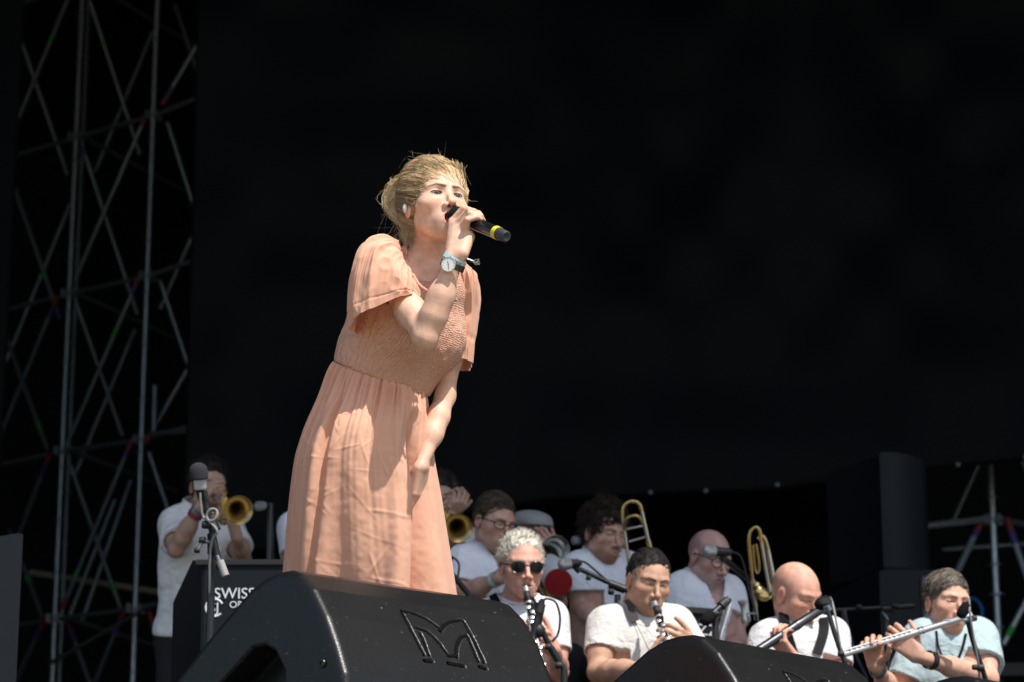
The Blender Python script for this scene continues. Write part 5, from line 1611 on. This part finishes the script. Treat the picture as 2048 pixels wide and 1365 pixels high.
    p.hair(cap=dict(th=.008, top=.017, nz=(44, .010), seed=10, hairline=-.008), col=(.014, .010, .008), col2=(.05, .034, .024), n=2200, ln=.022, lift=.8, comb=(0, .15, 0), curl=.010)
    p.spectacles('glasses', WIRE, GLASS, .022, .018, .0010)
    # his trombone, upright
    tb = thing('trombone', 'brass trombone standing upright beside the curly-haired man', 'trombone', at(1262, 1240, DM - .22))
    dt = DM - .22
    MB().tube(bez([at(1245, 1036, dt), at(1246, 1018, dt), at(1254, 1006, dt), at(1268, 1003, dt), at(1279, 1009, dt), at(1284, 1024, dt)], 40), .0075, 12).build('tuning_slide', M['brass'], tb)
    MB().tube([at(1245, 1036, dt), at(1254, 1100, dt), at(1258, 1130, dt)], [.0068, .0075, .0075], 12).build('slide', M['nickel'], tb)
    MB().tube([at(1258, 1130, dt), at(1262, 1150, dt)], .010, 12).build('slide_grip', M['chrome'], tb)
    MB().tube([at(1284, 1024, dt), at(1297, 1082, dt)], .0072, 12).build('slide', M['nickel'], tb)
    MB().tube([at(1297, 1082, dt), at(1330, 1225, dt)], [.010, .014], 12).build('bell_tube', M['brass'], tb)
    MB().tube(bez([at(1248, 1062, dt), at(1251, 1042, dt - .02), at(1262, 1033, dt - .03), at(1276, 1033, dt - .03), at(1286, 1046, dt - .02)], 30), .0065, 10).build('inner_bow', M['brass'], tb)
    for ya in ((1253, 1059, 1286, 1052), (1258, 1084, 1291, 1074)):
        MB().tube([at(ya[0], ya[1], dt), at(ya[2], ya[3], dt)], .0048, 8).build('stay', M['nickel'], tb)
    # bald man with glasses, grey goatee
    w1, h1 = hand((1440, 1330, DM - .28), (1410, 1330, DM - .34), (1420, 1360, DM - .2), False)
    w0, h0 = hand((1380, 1310, DM - .28), (1410, 1320, DM - .34), (1400, 1350, DM - .2), True)
    p = Person('bald man with dark glasses and a grey goatee in a white V-neck T-shirt looking down', (1419, 1117, DM), (40, -23, 2),
               [(1362, 1183, DM - .02), (1456, 1190, DM + .10)], [(1348, 1275, DM - .10), (1477, 1280, DM - .02)], [(1380, 1310, DM - .28), (1440, 1330, DM - .28)],
               [h0, h1], 22, 1.04, (.54, .32, .27), dict(brow=(.12, .09, .08), brow_amt=.4, eye=.0008, nose=1.12, jaw=1.05, lip=(.40, .19, .17), beard=((.34, .29, .27), .6), stubble=((.17, .12, .11), .55)),
               group='trombone row in the shade')
    p.shirt(WHITE_SHADE, 'v', wr=.006, seed=15., sleeve=.62, loose=.017)
    p.legs(RISER)
    p.spectacles('glasses', TORT, GLASS, .0225, .0195, .0020)
    tb = thing('trombone', 'brass and silver trombone standing on end between the two bald men', 'trombone', at(1530, 1290, DM - .5))
    dt = DM - .5
    MB().tube(bez([at(1508, 1185, dt), at(1501, 1120, dt), at(1498, 1080, dt), at(1502, 1062, dt), at(1511, 1055, dt), at(1519, 1061, dt), at(1523, 1085, dt)], 60), .0072, 12).build('tuning_slide', M['brass'], tb)
    MB().tube([at(1523, 1085, dt), at(1532, 1140, dt), at(1540, 1185, dt)], .0072, 12).build('slide', M['nickel'], tb)
    MB().tube(bez([at(1515, 1078, dt + .03), at(1524, 1073, dt + .03), at(1530, 1080, dt + .03), at(1536, 1100, dt + .03)], 24), .009, 12).build('bell_bow', M['brass'], tb)
    MB().tube([at(1536, 1100, dt + .03), at(1547, 1160, dt + .03)], [.009, .012], 12).build('bell_tube', M['nickel'], tb)
    MB().tube([at(1547, 1160, dt + .03), at(1560, 1240, dt + .03)], [.012, .017], 12).build('bell_tube', M['brass'], tb)
    MB().tube(bez([at(1506, 1090, dt + .02), at(1509, 1130, dt + .02), at(1513, 1146, dt + .02), at(1518, 1143, dt + .02), at(1518, 1125, dt + .02), at(1512, 1088, dt + .02)], 40), .0058, 10).build('trigger_loop', M['brass'], tb)
    MB().tube([at(1506, 1160, dt), at(1513, 1240, dt)], .0095, 12).build('grip_tube', M['nickel'], tb)
    for q, r_ in (((1519, 1183), .018), ((1526, 1190), .021), ((1512, 1172), .012)):
        MB().lathe(at(*q, dt - .02), unit((.3, -1, .2)), [(-.02, .001), (-.02, r_), (.012, r_), (.016, r_ * .7), (.016, .001)], 16).build('rotor_valve', M['brass'], tb)
    MB().tube(bez([at(1508, 1176, dt), at(1524, 1200, dt - .03), at(1540, 1196, dt), at(1548, 1180, dt)], 20), .0055, 8).build('valve_tubing', M['brass'], tb)
    MB().tube([at(1530, 1140, dt), at(1551, 1200, dt)], .004, 8).build('stay', M['nickel'], tb)
    mp = thing('brass_mouthpiece', 'silver mouthpiece standing in a rack left of the upright trombone', 'mouthpiece', at(1487, 1245, DM - .6))
    MB().lathe(at(1484, 1201, DM - .6), unit(at(1489, 1246, DM - .6) - at(1484, 1201, DM - .6)), [(.0, .013), (.0, .0185), (.003, .0185), (.010, .0165), (.024, .0105), (.034, .0085), (.070, .0115), (.085, .012), (.09, .010), (.091, .001)], 20).build('cup', M['silver'], mp)
    MB().tube(bez([at(1489, 1227, DM - .6), at(1503, 1228, DM - .58), at(1515, 1236, DM - .55), at(1520, 1310, DM - .55)], 20), .004, 8).build('rack_arm', M['steel'], mp)
def back_row():
    w0, h0 = hand((397, 1018, DR - .30), (424, 958, DR - .26), (470, 1000, DR - .2), True, (20, 30, 20), spread=4)
    w1, h1 = hand((474, 1078, DR - .34), (464, 1038, DR - .36), (420, 1050, DR - .3), False, (35, 50, 35))
    p = Person('dark-haired bearded man standing at far left in a loose white T-shirt playing a trumpet', (417, 974, DR), (24, -6, 0),
               [(352, 1050, DR - .02), (452, 1052, DR + .08)], [(352, 1100, DR - .24), (486, 1118, DR - .14)], [(397, 1018, DR - .30), (474, 1078, DR - .34)],
               [h0, h1], 14, 1.04, (.44, .27, .20), dict(brow=(.03, .02, .015), eye=.0016, nose=1.1, lip=(.36, .16, .14), beard=((.05, .03, .022), .65)), hip=(393, 1262, DR + .03),
               standing=True, group='trumpet row at the back')
    p.shirt(GREYW, wr=.007, seed=17., sleeve=.70, sl_r=(.070, .072), loose=.022, hem=.02)
    p.legs(RISER)
    p.hair(cap=dict(th=.007, top=.014, nz=(36, .010), seed=12, hairline=.004), col=(.008, .006, .005), col2=(.03, .022, .018), n=1100, ln=.015, lift=.6, comb=(0, .2, .2), curl=.006)
    cuff(p, p.E[0], p.W[0], .86, .031, .010, mat('maroon_band', (.20, .03, .07), .7))
    cuff(p, p.E[0], p.W[0], .97, .029, .008, M['steel'], 'bracelet')
    trumpet('brass trumpet pointed at the camera by the man standing at far left', (437, 994, DR - .13), (477, 1021, DR - .58), M['brass'])
    w0, h0 = hand((850, 1040, DR - .26), (880, 1022, DR - .32), (890, 1050, DR - .2), True, (35, 50, 35))
    w1, h1 = hand((893, 1034, DR - .28), (912, 1012, DR - .30), (880, 1000, DR - .2), False, (40, 60, 40))
    p = Person('dark-haired young man half hidden behind the singer playing a trumpet', (880, 1001, DR), (6, -6, 0),
               [(838, 1078, DR), (922, 1078, DR + .03)], [(822, 1130, DR - .14), (926, 1128, DR - .12)], [(850, 1040, DR - .26), (893, 1034, DR - .28)],
               [h0, h1], 4, .98, (.46, .29, .22), dict(brow=(.03, .02, .015), eye=.0012, lip=(.36, .16, .14), beard=((.10, .065, .05), .4)), standing=True, hip=(880, 1285, DR + .03),
               group='trumpet row at the back')
    p.shirt(GREYW, wr=.006, seed=19.)
    p.legs(RISER)
    p.hair(cap=dict(th=.009, top=.016, nz=(40, .006), seed=14), col=(.012, .009, .008), col2=(.045, .035, .028), n=800, ln=.014, lift=.5, comb=(0, .3, .2))
    trumpet('brass trumpet pointed forward just right of the singer\'s skirt', (885, 1021, DR - .12), (917, 1057, DR - .58), M['brass'])
    # flat cap
    w0, h0 = hand((1050, 1130, DR - .28), (1082, 1092, DR - .34), (1090, 1120, DR - .2), True, (35, 50, 35))
    w1, h1 = hand((1102, 1118, DR - .30), (1090, 1082, DR - .34), (1060, 1100, DR - .2), False, (35, 50, 35))
    p = Person('man in a grey flat cap mostly hidden behind the curly-haired clarinet player', (1056, 1076, DR - .1), (28, -8, 0),
               [(1015, 1150, DR - .1), (1096, 1150, DR - .02)], [(1005, 1210, DR - .2), (1118, 1205, DR - .2)], [(1050, 1130, DR - .36), (1102, 1118, DR - .38)],
               [h0, h1], 20, 1.0, (.50, .28, .23), dict(brow=(.2, .15, .12), eye=.0014, nose=1.1, stubble=((.2, .15, .13), .6)), standing=False, group='trumpet row at the back')
    p.shirt(GREYW, wr=.006, seed=21.)
    p.legs(RISER)
    capm = mat('grey_tweed', (.30, .30, .295), .9, noise=(220, .5, (.2, .2, .2)), bump=(150, .4))
    def fcap(P):
        Q = (P - p.c) @ p.A.T
        d = ell(Q, (0, .010, .070), (.090, .125, .050), None)
        d = smin(d, ell(Q, (0, .105, .052), (.062, .050, .012)), .02)
        return smax(d, -(Q[:, 2] - .045 + .10 * np.clip(-Q[:, 1], 0, .2)), .006)
    V, Q = mesh_sdf(fcap, p.c - .2, p.c + .2, .0055, 1)
    make_mesh('flat_cap', V, Q, capm, p.root)
    trumpet('dull brass trumpet with its bell showing above the white mute', (1072, 1098, DR - .2), (1111, 1100, DR - .66), M['nickel'])
    # somebody behind the singer: only a shoulder shows
    p = Person('person in white of whom only a sleeve shows left of the peach skirt', (634, 985, DR - .1), (10, -5, 0),
               [(587, 1058, DR - .1), (690, 1058, DR - .05)], [(588, 1140, DR - .2), (700, 1130, DR - .2)], [(612, 1085, DR - .4), (672, 1085, DR - .4)],
               [hand((612, 1085, DR - .4), (640, 1062, DR - .44), (650, 1090, DR - .3), True)[1], hand((672, 1085, DR - .4), (645, 1062, DR - .44), (640, 1095, DR - .3), False)[1]], 8, 1.0, (.46, .29, .22), dict(beard=((.1, .06, .05), .3)), standing=True, hip=(640, 1262, DR), group='trumpet row at the back')
    p.shirt(WHITE_SHADE, wr=.006, seed=23.)
    p.legs(RISER)
    p.hair(cap=dict(th=.010, top=.016, nz=(40, .006), seed=16), col=(.012, .009, .008), col2=(.045, .035, .028), n=300, ln=.014)
# ------------------------------------------------------------------ microphones, stands, music desks
def mic_on(parent, tip, tail, head_m, kind='vocal', r=.024):
    """a stage microphone from its head to its cable end"""
    a, b = at(*tip), at(*tail); d = unit(b - a); L_ = np.linalg.norm(b - a)
    if kind == 'vocal':
        MB().lathe(a, d, [(0, .002), (.004, r * .6), (.014, r * .95), (.026, r), (.042, r * .92), (.052, r * .78)], 20).build('mic_head', head_m, parent)
        MB().lathe(a, d, [(.050, r * .74), (.056, r * .80), (.062, r * .72), (L_ - .02, r * .48), (L_, r * .44), (L_, .002)], 20).build('mic_body', M['rubber'], parent)
    elif kind == 'foam':
        MB().lathe(a, d, [(0, .002), (.004, r * .55), (.014, r * .92), (.035, r), (.055, r * .9), (.062, r * .5)], 20).build('windscreen', M['foam'], parent)
        MB().lathe(a, d, [(.055, .0115), (L_, .0115), (L_, .002)], 16).build('mic_body', M['black'], parent)
    else:
        MB().lathe(a, d, [(0, .002), (.001, .0105), (L_, .0115), (L_, .002)], 16).build('mic_body', M['black'], parent)
    MB().lathe(b, d, [(-.045, r * .55 if kind == 'vocal' else .0145), (-.045, .018), (-.01, .016), (-.01, .010)], 16).build('mic_clip', M['rubber'], parent)
def stand(name, label, cat, base, pieces, knobs=(), cable=None, floor=STAGE, cabm=None):
    """base pixel of the post's top; pieces: (name, material, radius, [pixels])"""
    t = at(*base)
    r = thing(name, label, cat, (t[0], t[1], floor))
    MB().tube([(t[0], t[1], floor + .03), t], .0125, 12).build('post', M['black'], r)
    MB().lathe((t[0], t[1], floor), (0, 0, 1), [(0, .001), (0, .13), (.012, .13), (.02, .115), (.024, .02), (.05, .016)], 28).build('round_base', M['black'], r)
    for nm, m, rad, px in pieces:
        MB().tube(bez([at(*q) for q in px], 4 * len(px)) if len(px) > 2 else [at(*q) for q in px], rad, 12).build(nm, m, r)
    for q, rad in knobs:
        c = at(*q)
        MB().lathe(c - F_ * .0, R_, [(-rad, .001), (-rad, rad * .8), (-rad * .6, rad), (rad * .6, rad), (rad, rad * .8), (rad, .001)], 14).build('knob', M['rubber'], r)
    if cable:
        MB().tube(bez([at(*q) for q in cable], 10 * len(cable)), .0042, 8).build('cable', cabm or M['rubber'], r)
    return r
def gear():
    # front left: big windscreen condenser on a boom
    d = 8.9
    r = stand('microphone_stand', 'black boom stand with a foam-topped silver condenser microphone at left', 'microphone stand', (425, 1090, d),
              [('boom', M['black'], .0105, [(408, 990, d - .02), (432, 1100, d - .04), (436, 1118, d - .05)]), ('boom', M['steel'], .0075, [(434, 1112, d - .05), (446, 1140, d - .06)]),
               ('counterweight', mat('grey_weight', (.33, .32, .29), .5), .0125, [(440, 1122, d - .06), (451, 1152, d - .07)]),
               ('boom_clutch', M['black'], .017, [(420, 1038, d - .03), (432, 1062, d - .04)]), ('boom_clutch', M['black'], .015, [(424, 1068, d - .02), (424, 1108, d - .01)]),
               ('clutch_lever', M['steel'], .006, [(424, 1085, d - .03), (406, 1083, d - .05)]), ('clutch_lever', M['steel'], .005, [(406, 1082, d - .05), (395, 1100, d - .06)])],
              [((412, 1050, d - .05), .013), ((405, 1081, d - .05), .011), ((394, 1101, d - .06), .009)],
              [(400, 986, d - .05), (402, 1018, d - .05), (408, 1036, d - .05), (424, 1042, d - .07), (434, 1032, d - .07), (432, 1020, d - .06), (420, 1020, d - .06), (414, 1036, d - .06), (434, 1062, d - .08), (424, 1082, d - .07), (419, 1130, d - .06), (420, 1250, d - .04), (422, 1390, d - .03)], cabm=M['cable'])
    top, bot = at(396, 925, d - .03), at(400, 980, d - .03); ax = unit(top - at(401, 990, d - .03))
    MB().lathe(at(398, 955, d - .03), ax, [(-.008, .001), (-.008, .024), (-.004, .0295), (.018, .030), (.032, .027), (.042, .018), (.046, .008), (.047, .001)], 24).build('windscreen', mat('charcoal_foam', (.022, .023, .028), .95, bump=(500, .5)), r)
    u_ = unit(np.cross(ax, (CAM - bot))); n_ = np.cross(u_, ax)
    bdy = MB().box(at(400, 966, d - .03), (.040, .030, .044), [u_, n_, ax], .004).build('mic_body', mat('silver_grey_body', (.42, .44, .48), .4, .4), r)
    for k in (-1, 1):
        MB().box(at(400, 966, d - .03) + ax * .016 + u_ * k * .010 + n_ * .0152 * (1 if n_ @ (CAM - bot) > 0 else -1), (.011, .001, .005), [u_, n_, ax]).build('switch', M['rubber'], bdy)
    MB().tube([at(398, 978, d - .03), at(404, 998, d - .02)], .0125, 12).build('swivel_mount', M['black'], r)
    MB().tube([at(408, 982, d - .03), at(412, 1000, d - .03)], .010, 12).build('plug', M['rubber'], r)
    # behind it, trumpet microphone
    d = 11.8
    r = stand('microphone_stand', 'thin stand with a silver-headed microphone right of the far left trumpet', 'microphone stand', (541, 1008, d),
              [('boom', M['black'], .008, [(541, 1008, d), (530, 1012, d - .02)])], [((540, 1066, d), .012)], [(535, 1006, d), (541, 1018, d), (545, 1060, d), (548, 1130, d), (556, 1210, d)], RISER)
    mic_on(r, (508, 1014, d - .06), (536, 1011, d - .02), M['grille'], r=.022)
    # trombone row microphones
    d = 10.85
    r = stand('microphone_stand', 'boom stand with a microphone over the red mute in front of the curly-haired man', 'microphone stand', (1235, 1190, d),
              [('boom', M['black'], .010, [(1158, 1138, d), (1236, 1174, d), (1290, 1196, d + .03)]), ('boom_clutch', M['black'], .017, [(1218, 1168, d), (1250, 1180, d)]), ('swivel_mount', M['rubber'], .013, [(1147, 1130, d), (1160, 1144, d)])],
              [((1177, 1156, d - .02), .010), ((1222, 1184, d - .02), .012)], [(1162, 1124, d), (1172, 1126, d), (1196, 1146, d), (1222, 1168, d)], RISER)
    mic_on(r, (1116, 1130, d - .03), (1162, 1126, d), M['grille'], r=.025)
    r = stand('microphone_stand', 'boom stand with a silver-headed microphone crossing the face of the bald man in glasses', 'microphone stand', (1620, 1262, d + .3),
              [('boom', M['black'], .012, [(1448, 1118, d), (1500, 1160, d + .1), (1570, 1212, d + .2), (1625, 1266, d + .3)]), ('swivel_mount', M['rubber'], .014, [(1443, 1106, d), (1449, 1122, d)])],
              (), [(1462, 1104, d), (1480, 1112, d), (1490, 1140, d), (1498, 1180, d), (1512, 1232, d), (1522, 1300, d)], RISER)
    mic_on(r, (1405, 1102, d - .03), (1463, 1105, d), M['grille'], r=.028)
    r = stand('microphone_stand', 'dim stand with a small silver-headed microphone left of the curly-haired man', 'microphone stand', (1170, 1084, DR - .3),
              [('boom', M['black'], .008, [(1170, 1084, DR - .3), (1162, 1081, DR - .3)])], (), None, RISER)
    mic_on(r, (1145, 1082, DR - .36), (1168, 1080, DR - .3), M['grille'], r=.021)
    r = stand('microphone_stand', 'black stand leaning beside the skirt in front of the man in dark glasses', 'microphone stand', (938, 1192, 10.9),
              [('boom', M['black'], .011, [(902, 1146, 10.9), (944, 1198, 10.9)])], (), [(898, 1116, 10.9), (910, 1118, 10.9), (918, 1130, 10.9), (916, 1152, 10.9), (908, 1176, 10.9), (914, 1210, 10.9)], RISER)
    MB().tube([at(884, 1113, 10.9), at(906, 1118, 10.9)], .011, 12).build('mic_body', M['rubber'], r)
    # front row microphones
    d = 9.75
    r = stand('microphone_stand', 'black boom stand with a slim microphone before the man in sunglasses', 'microphone stand', (1128, 1340, d),
              [('boom', M['black'], .0105, [(1082, 1256, d), (1100, 1294, d), (1128, 1340, d)]), ('boom', M['black'], .0135, [(1101, 1296, d), (1118, 1324, d)]), ('swivel_mount', M['rubber'], .020, [(1070, 1270, d), (1082, 1252, d)])],
              [((1096, 1294, d - .02), .011), ((1117, 1331, d - .02), .012)], [(1085, 1203, d), (1094, 1198, d), (1112, 1206, d), (1120, 1236, d), (1116, 1268, d), (1104, 1284, d)])
    mic_on(r, (1066, 1272, d - .03), (1084, 1202, d), M['foam'], 'pencil')
    MB().lathe(at(1079, 1232, d), unit(at(1084, 1202, d) - at(1079, 1232, d)), [(-.04, .010), (-.03, .0135), (.03, .0125), (.06, .007)], 14).build('mic_grip', M['rubber'], r)
    MB().ball(at(1076, 1262, d - .01), .026, 10).build('shock_mount', M['rubber'], r)
    r = stand('microphone_stand', 'black stand with a foam-tipped slim microphone before the jazz lettering', 'microphone stand', (1430, 1236, d + .1),
              [('swivel_mount', M['steel'], .012, [(1432, 1230, d + .1), (1427, 1250, d + .1)])], [((1430, 1228, d + .08), .012)], [(1455, 1200, d + .1), (1452, 1222, d + .1), (1442, 1260, d + .1), (1434, 1310, d + .1)], cabm=M['cable'])
    mic_on(r, (1404, 1248, d + .05), (1458, 1198, d + .12), M['foam'], 'foam', .022)
    r = stand('microphone_stand', 'slim black stand with a small foam microphone at the bald flute player\'s mouth', 'microphone stand', (1690, 1330, d - .1),
              [('post_rod', M['black'], .009, [(1655, 1218, d - .05), (1670, 1270, d - .08), (1692, 1332, d - .1)]), ('swivel_mount', M['steel'], .013, [(1653, 1212, d - .05), (1658, 1222, d - .05)])],
              [((1682, 1308, d - .12), .011)], [(1660, 1196, d), (1664, 1204, d - .02), (1670, 1230, d - .06), (1676, 1264, d - .08), (1684, 1312, d - .1)], cabm=M['cable'])
    mic_on(r, (1630, 1214, d - .02), (1662, 1198, d), M['foam'], 'foam', .022)
    MB().box(at(1651, 1204, d - .03), (.045, .02, .028), None, .006).build('shock_mount', M['rubber'], r)
    r = stand('microphone_stand', 'slim black stand with a small dark microphone at the pale blue flute player\'s mouth', 'microphone stand', (1974, 1372, d),
              [('post_rod', M['black'], .009, [(1935, 1240, d), (1948, 1290, d), (1962, 1330, d), (1976, 1375, d)]), ('swivel_mount', M['steel'], .010, [(1928, 1242, d - .02), (1950, 1237, d - .02)])],
              [((1950, 1335, d - .02), .010), ((1961, 1336, d - .02), .013), ((1948, 1237, d - .02), .010)], [(1938, 1200, d), (1940, 1230, d - .03), (1948, 1280, d - .03), (1958, 1340, d - .02), (1958, 1380, d)], cabm=M['cable'])
    mic_on(r, (1918, 1236, d - .02), (1937, 1206, d), M['foam'], 'foam', .020)
    r = stand('microphone_stand', 'empty T-shaped boom stand in front of the sub cabinet', 'microphone stand', (1772, 1230, 11.6),
              [('boom', M['black'], .009, [(1640, 1222, 11.6), (1768, 1215, 11.6), (1825, 1211, 11.6)]), ('boom', M['black'], .013, [(1790, 1214, 11.6), (1828, 1211, 11.6)]), ('boom_clutch', M['black'], .016, [(1765, 1218, 11.58), (1785, 1216, 11.58)]),
               ('clutch_lever', M['steel'], .006, [(1764, 1224, 11.58), (1776, 1240, 11.58)])],
              [((1789, 1211, 11.56), .012), ((1718, 1214, 11.58), .012)], None, RISER)
    r = stand('microphone_stand', 'thin dim stand post between the bald flute player and the sub cabinet', 'microphone stand', (1688, 1220, 11.3),
              [('post_rod', M['black'], .008, [(1688, 1220, 11.3), (1708, 1300, 11.2), (1735, 1360, 11.1)])], (), None, RISER)
    # music desks with the band's name
    LET = mat('white_lettering', (.62, .64, .67), .6)
    DESK = mat('desk_panel_black', (.006, .009, .0115), .55, 0, .18, bump=(80, .05))
    EDGE = mat('desk_edge_black', (.006, .006, .007), .7)
    def words(parent, lines, c, u, v, n):
        for s, size, du, dv in lines:
            V, Fs = text_mesh(s, size, .0008)
            V = V + np.array([du, dv, 0])
            make_mesh('lettering', c + V[:, :1] * u + V[:, 1:2] * v + (V[:, 2:3] + .0085) * n, Fs, LET, parent, False)
    def logo_ring(parent, c, u, v, n, r0):
        m = MB()
        A = np.linspace(.5, 5.6, 40)
        pts = [c + u * r0 * math.cos(a) + v * r0 * math.sin(a) + n * .0065 for a in A]
        m.tube(pts, .0042, 6); 
        m.build('logo_ring', LET, parent)
        V, Fs = text_mesh('SJ', .048, .0008)
        make_mesh('logo_letter', c + V[:, :1] * u + V[:, 1:2] * v + (V[:, 2:3] + .0085) * n, Fs, LET, parent, False)
    # left desk
    d = 9.8
    r = thing('music_stand', 'black band desk with white SWISS lettering half hidden by the big monitor at left', 'music stand', (at(500, 1200, d)[0], at(500, 1200, d)[1], STAGE))
    tl, tr = at(408, 1133, d), at(720, 1152, d - .0)
    u = unit(R_); v = unit((0, -.06, 1)); n = np.cross(u, v); n = n if n @ (CAM - tl) > 0 else -n
    H_ = tl[2] - STAGE - .02
    MB().box(tl + u * .28 - v * H_ / 2, (.56, .012, H_), [u, n, v], .003).build('panel', DESK, r)
    MB().box(tl + u * .27 + v * .012, (.60, .03, .022), [u, n, v], .004).build('top_edge', EDGE, r)
    u2 = unit(at(350, 1160, d + .35) - at(408, 1160, d))
    w_ = np.linalg.norm(at(350, 1160, d + .35) - at(408, 1160, d))
    m = MB(); P0 = tl - u * .004
    pts = [P0 + v * .02, P0 + v * .022 + u2 * w_ * .35, P0 - v * .13 + u2 * w_, P0 - v * H_ + u2 * w_, P0 - v * H_]
    th = np.cross(u2, v) * .012
    m.add([p_ for p_ in pts] + [p_ + th for p_ in pts], [(0, 1, 2, 3, 4), (9, 8, 7, 6, 5)] + [(i, 5 + i, 5 + (i + 1) % 5, (i + 1) % 5) for i in range(5)])
    m.build('side_panel', EDGE, r, False)
    k = 5600 / d
    org = tl
    words(r, [('SWISS JAZZ', .054, (509 - 408) / k, -(1189 - 1133) / k), ('ORCHESTRA', .034, (516 - 408) / k, -(1211 - 1133) / k)], org, u, v, n)
    logo_ring(r, org + u * (431 - 408) / k - v * (1217 - 1133) / k, u, v, n, .030)
    # right desk
    d = 10.75
    r = thing('music_stand', 'black band desk with white jazz lettering between the two clarinet and flute players', 'music stand', (at(1385, 1260, d)[0], at(1385, 1260, d)[1], RISER))
    tl = at(1300, 1216, d); u = unit(at(1442, 1226, d) - tl); v = unit((0, -.05, 1)); v = unit(v - u * (u @ v)); n = np.cross(u, v); n = n if n @ (CAM - tl) > 0 else -n
    H_ = tl[2] - RISER - .02
    W_ = np.linalg.norm(at(1442, 1226, d) - tl)
    MB().box(tl + u * W_ / 2 - v * H_ / 2, (W_, .012, H_), [u, n, v], .003).build('panel', DESK, r)
    MB().box(tl + u * W_ / 2 + v * .0, (W_ + .01, .03, .026), [u, n, v], .004).build('top_edge', EDGE, r)
    k = 5600 / d
    words(r, [('JAZZ', .062, (1403 - 1300) / k, -(1254 - 1216) / k)], tl, u, v, n)
    sh = thing('sheet_music', 'white sheet of music seen edge-on on the desk beside the slim microphone', 'sheet music', at(1446, 1290, d - .2))
    a, b = at(1461, 1206, d - .1), at(1437, 1290, d - .25); w_ = F_ * .20
    nn = unit(np.cross(b - a, w_)) * .0012
    MB().add([a, b, b + w_, a + w_, a + nn, b + nn, b + w_ + nn, a + w_ + nn], [(0, 1, 2, 3), (7, 6, 5, 4), (0, 4, 5, 1), (1, 5, 6, 2), (2, 6, 7, 3), (3, 7, 4, 0)]).build('paper', M['white'], sh, False)
singer()
front_row()
middle_row()
back_row()
gear()
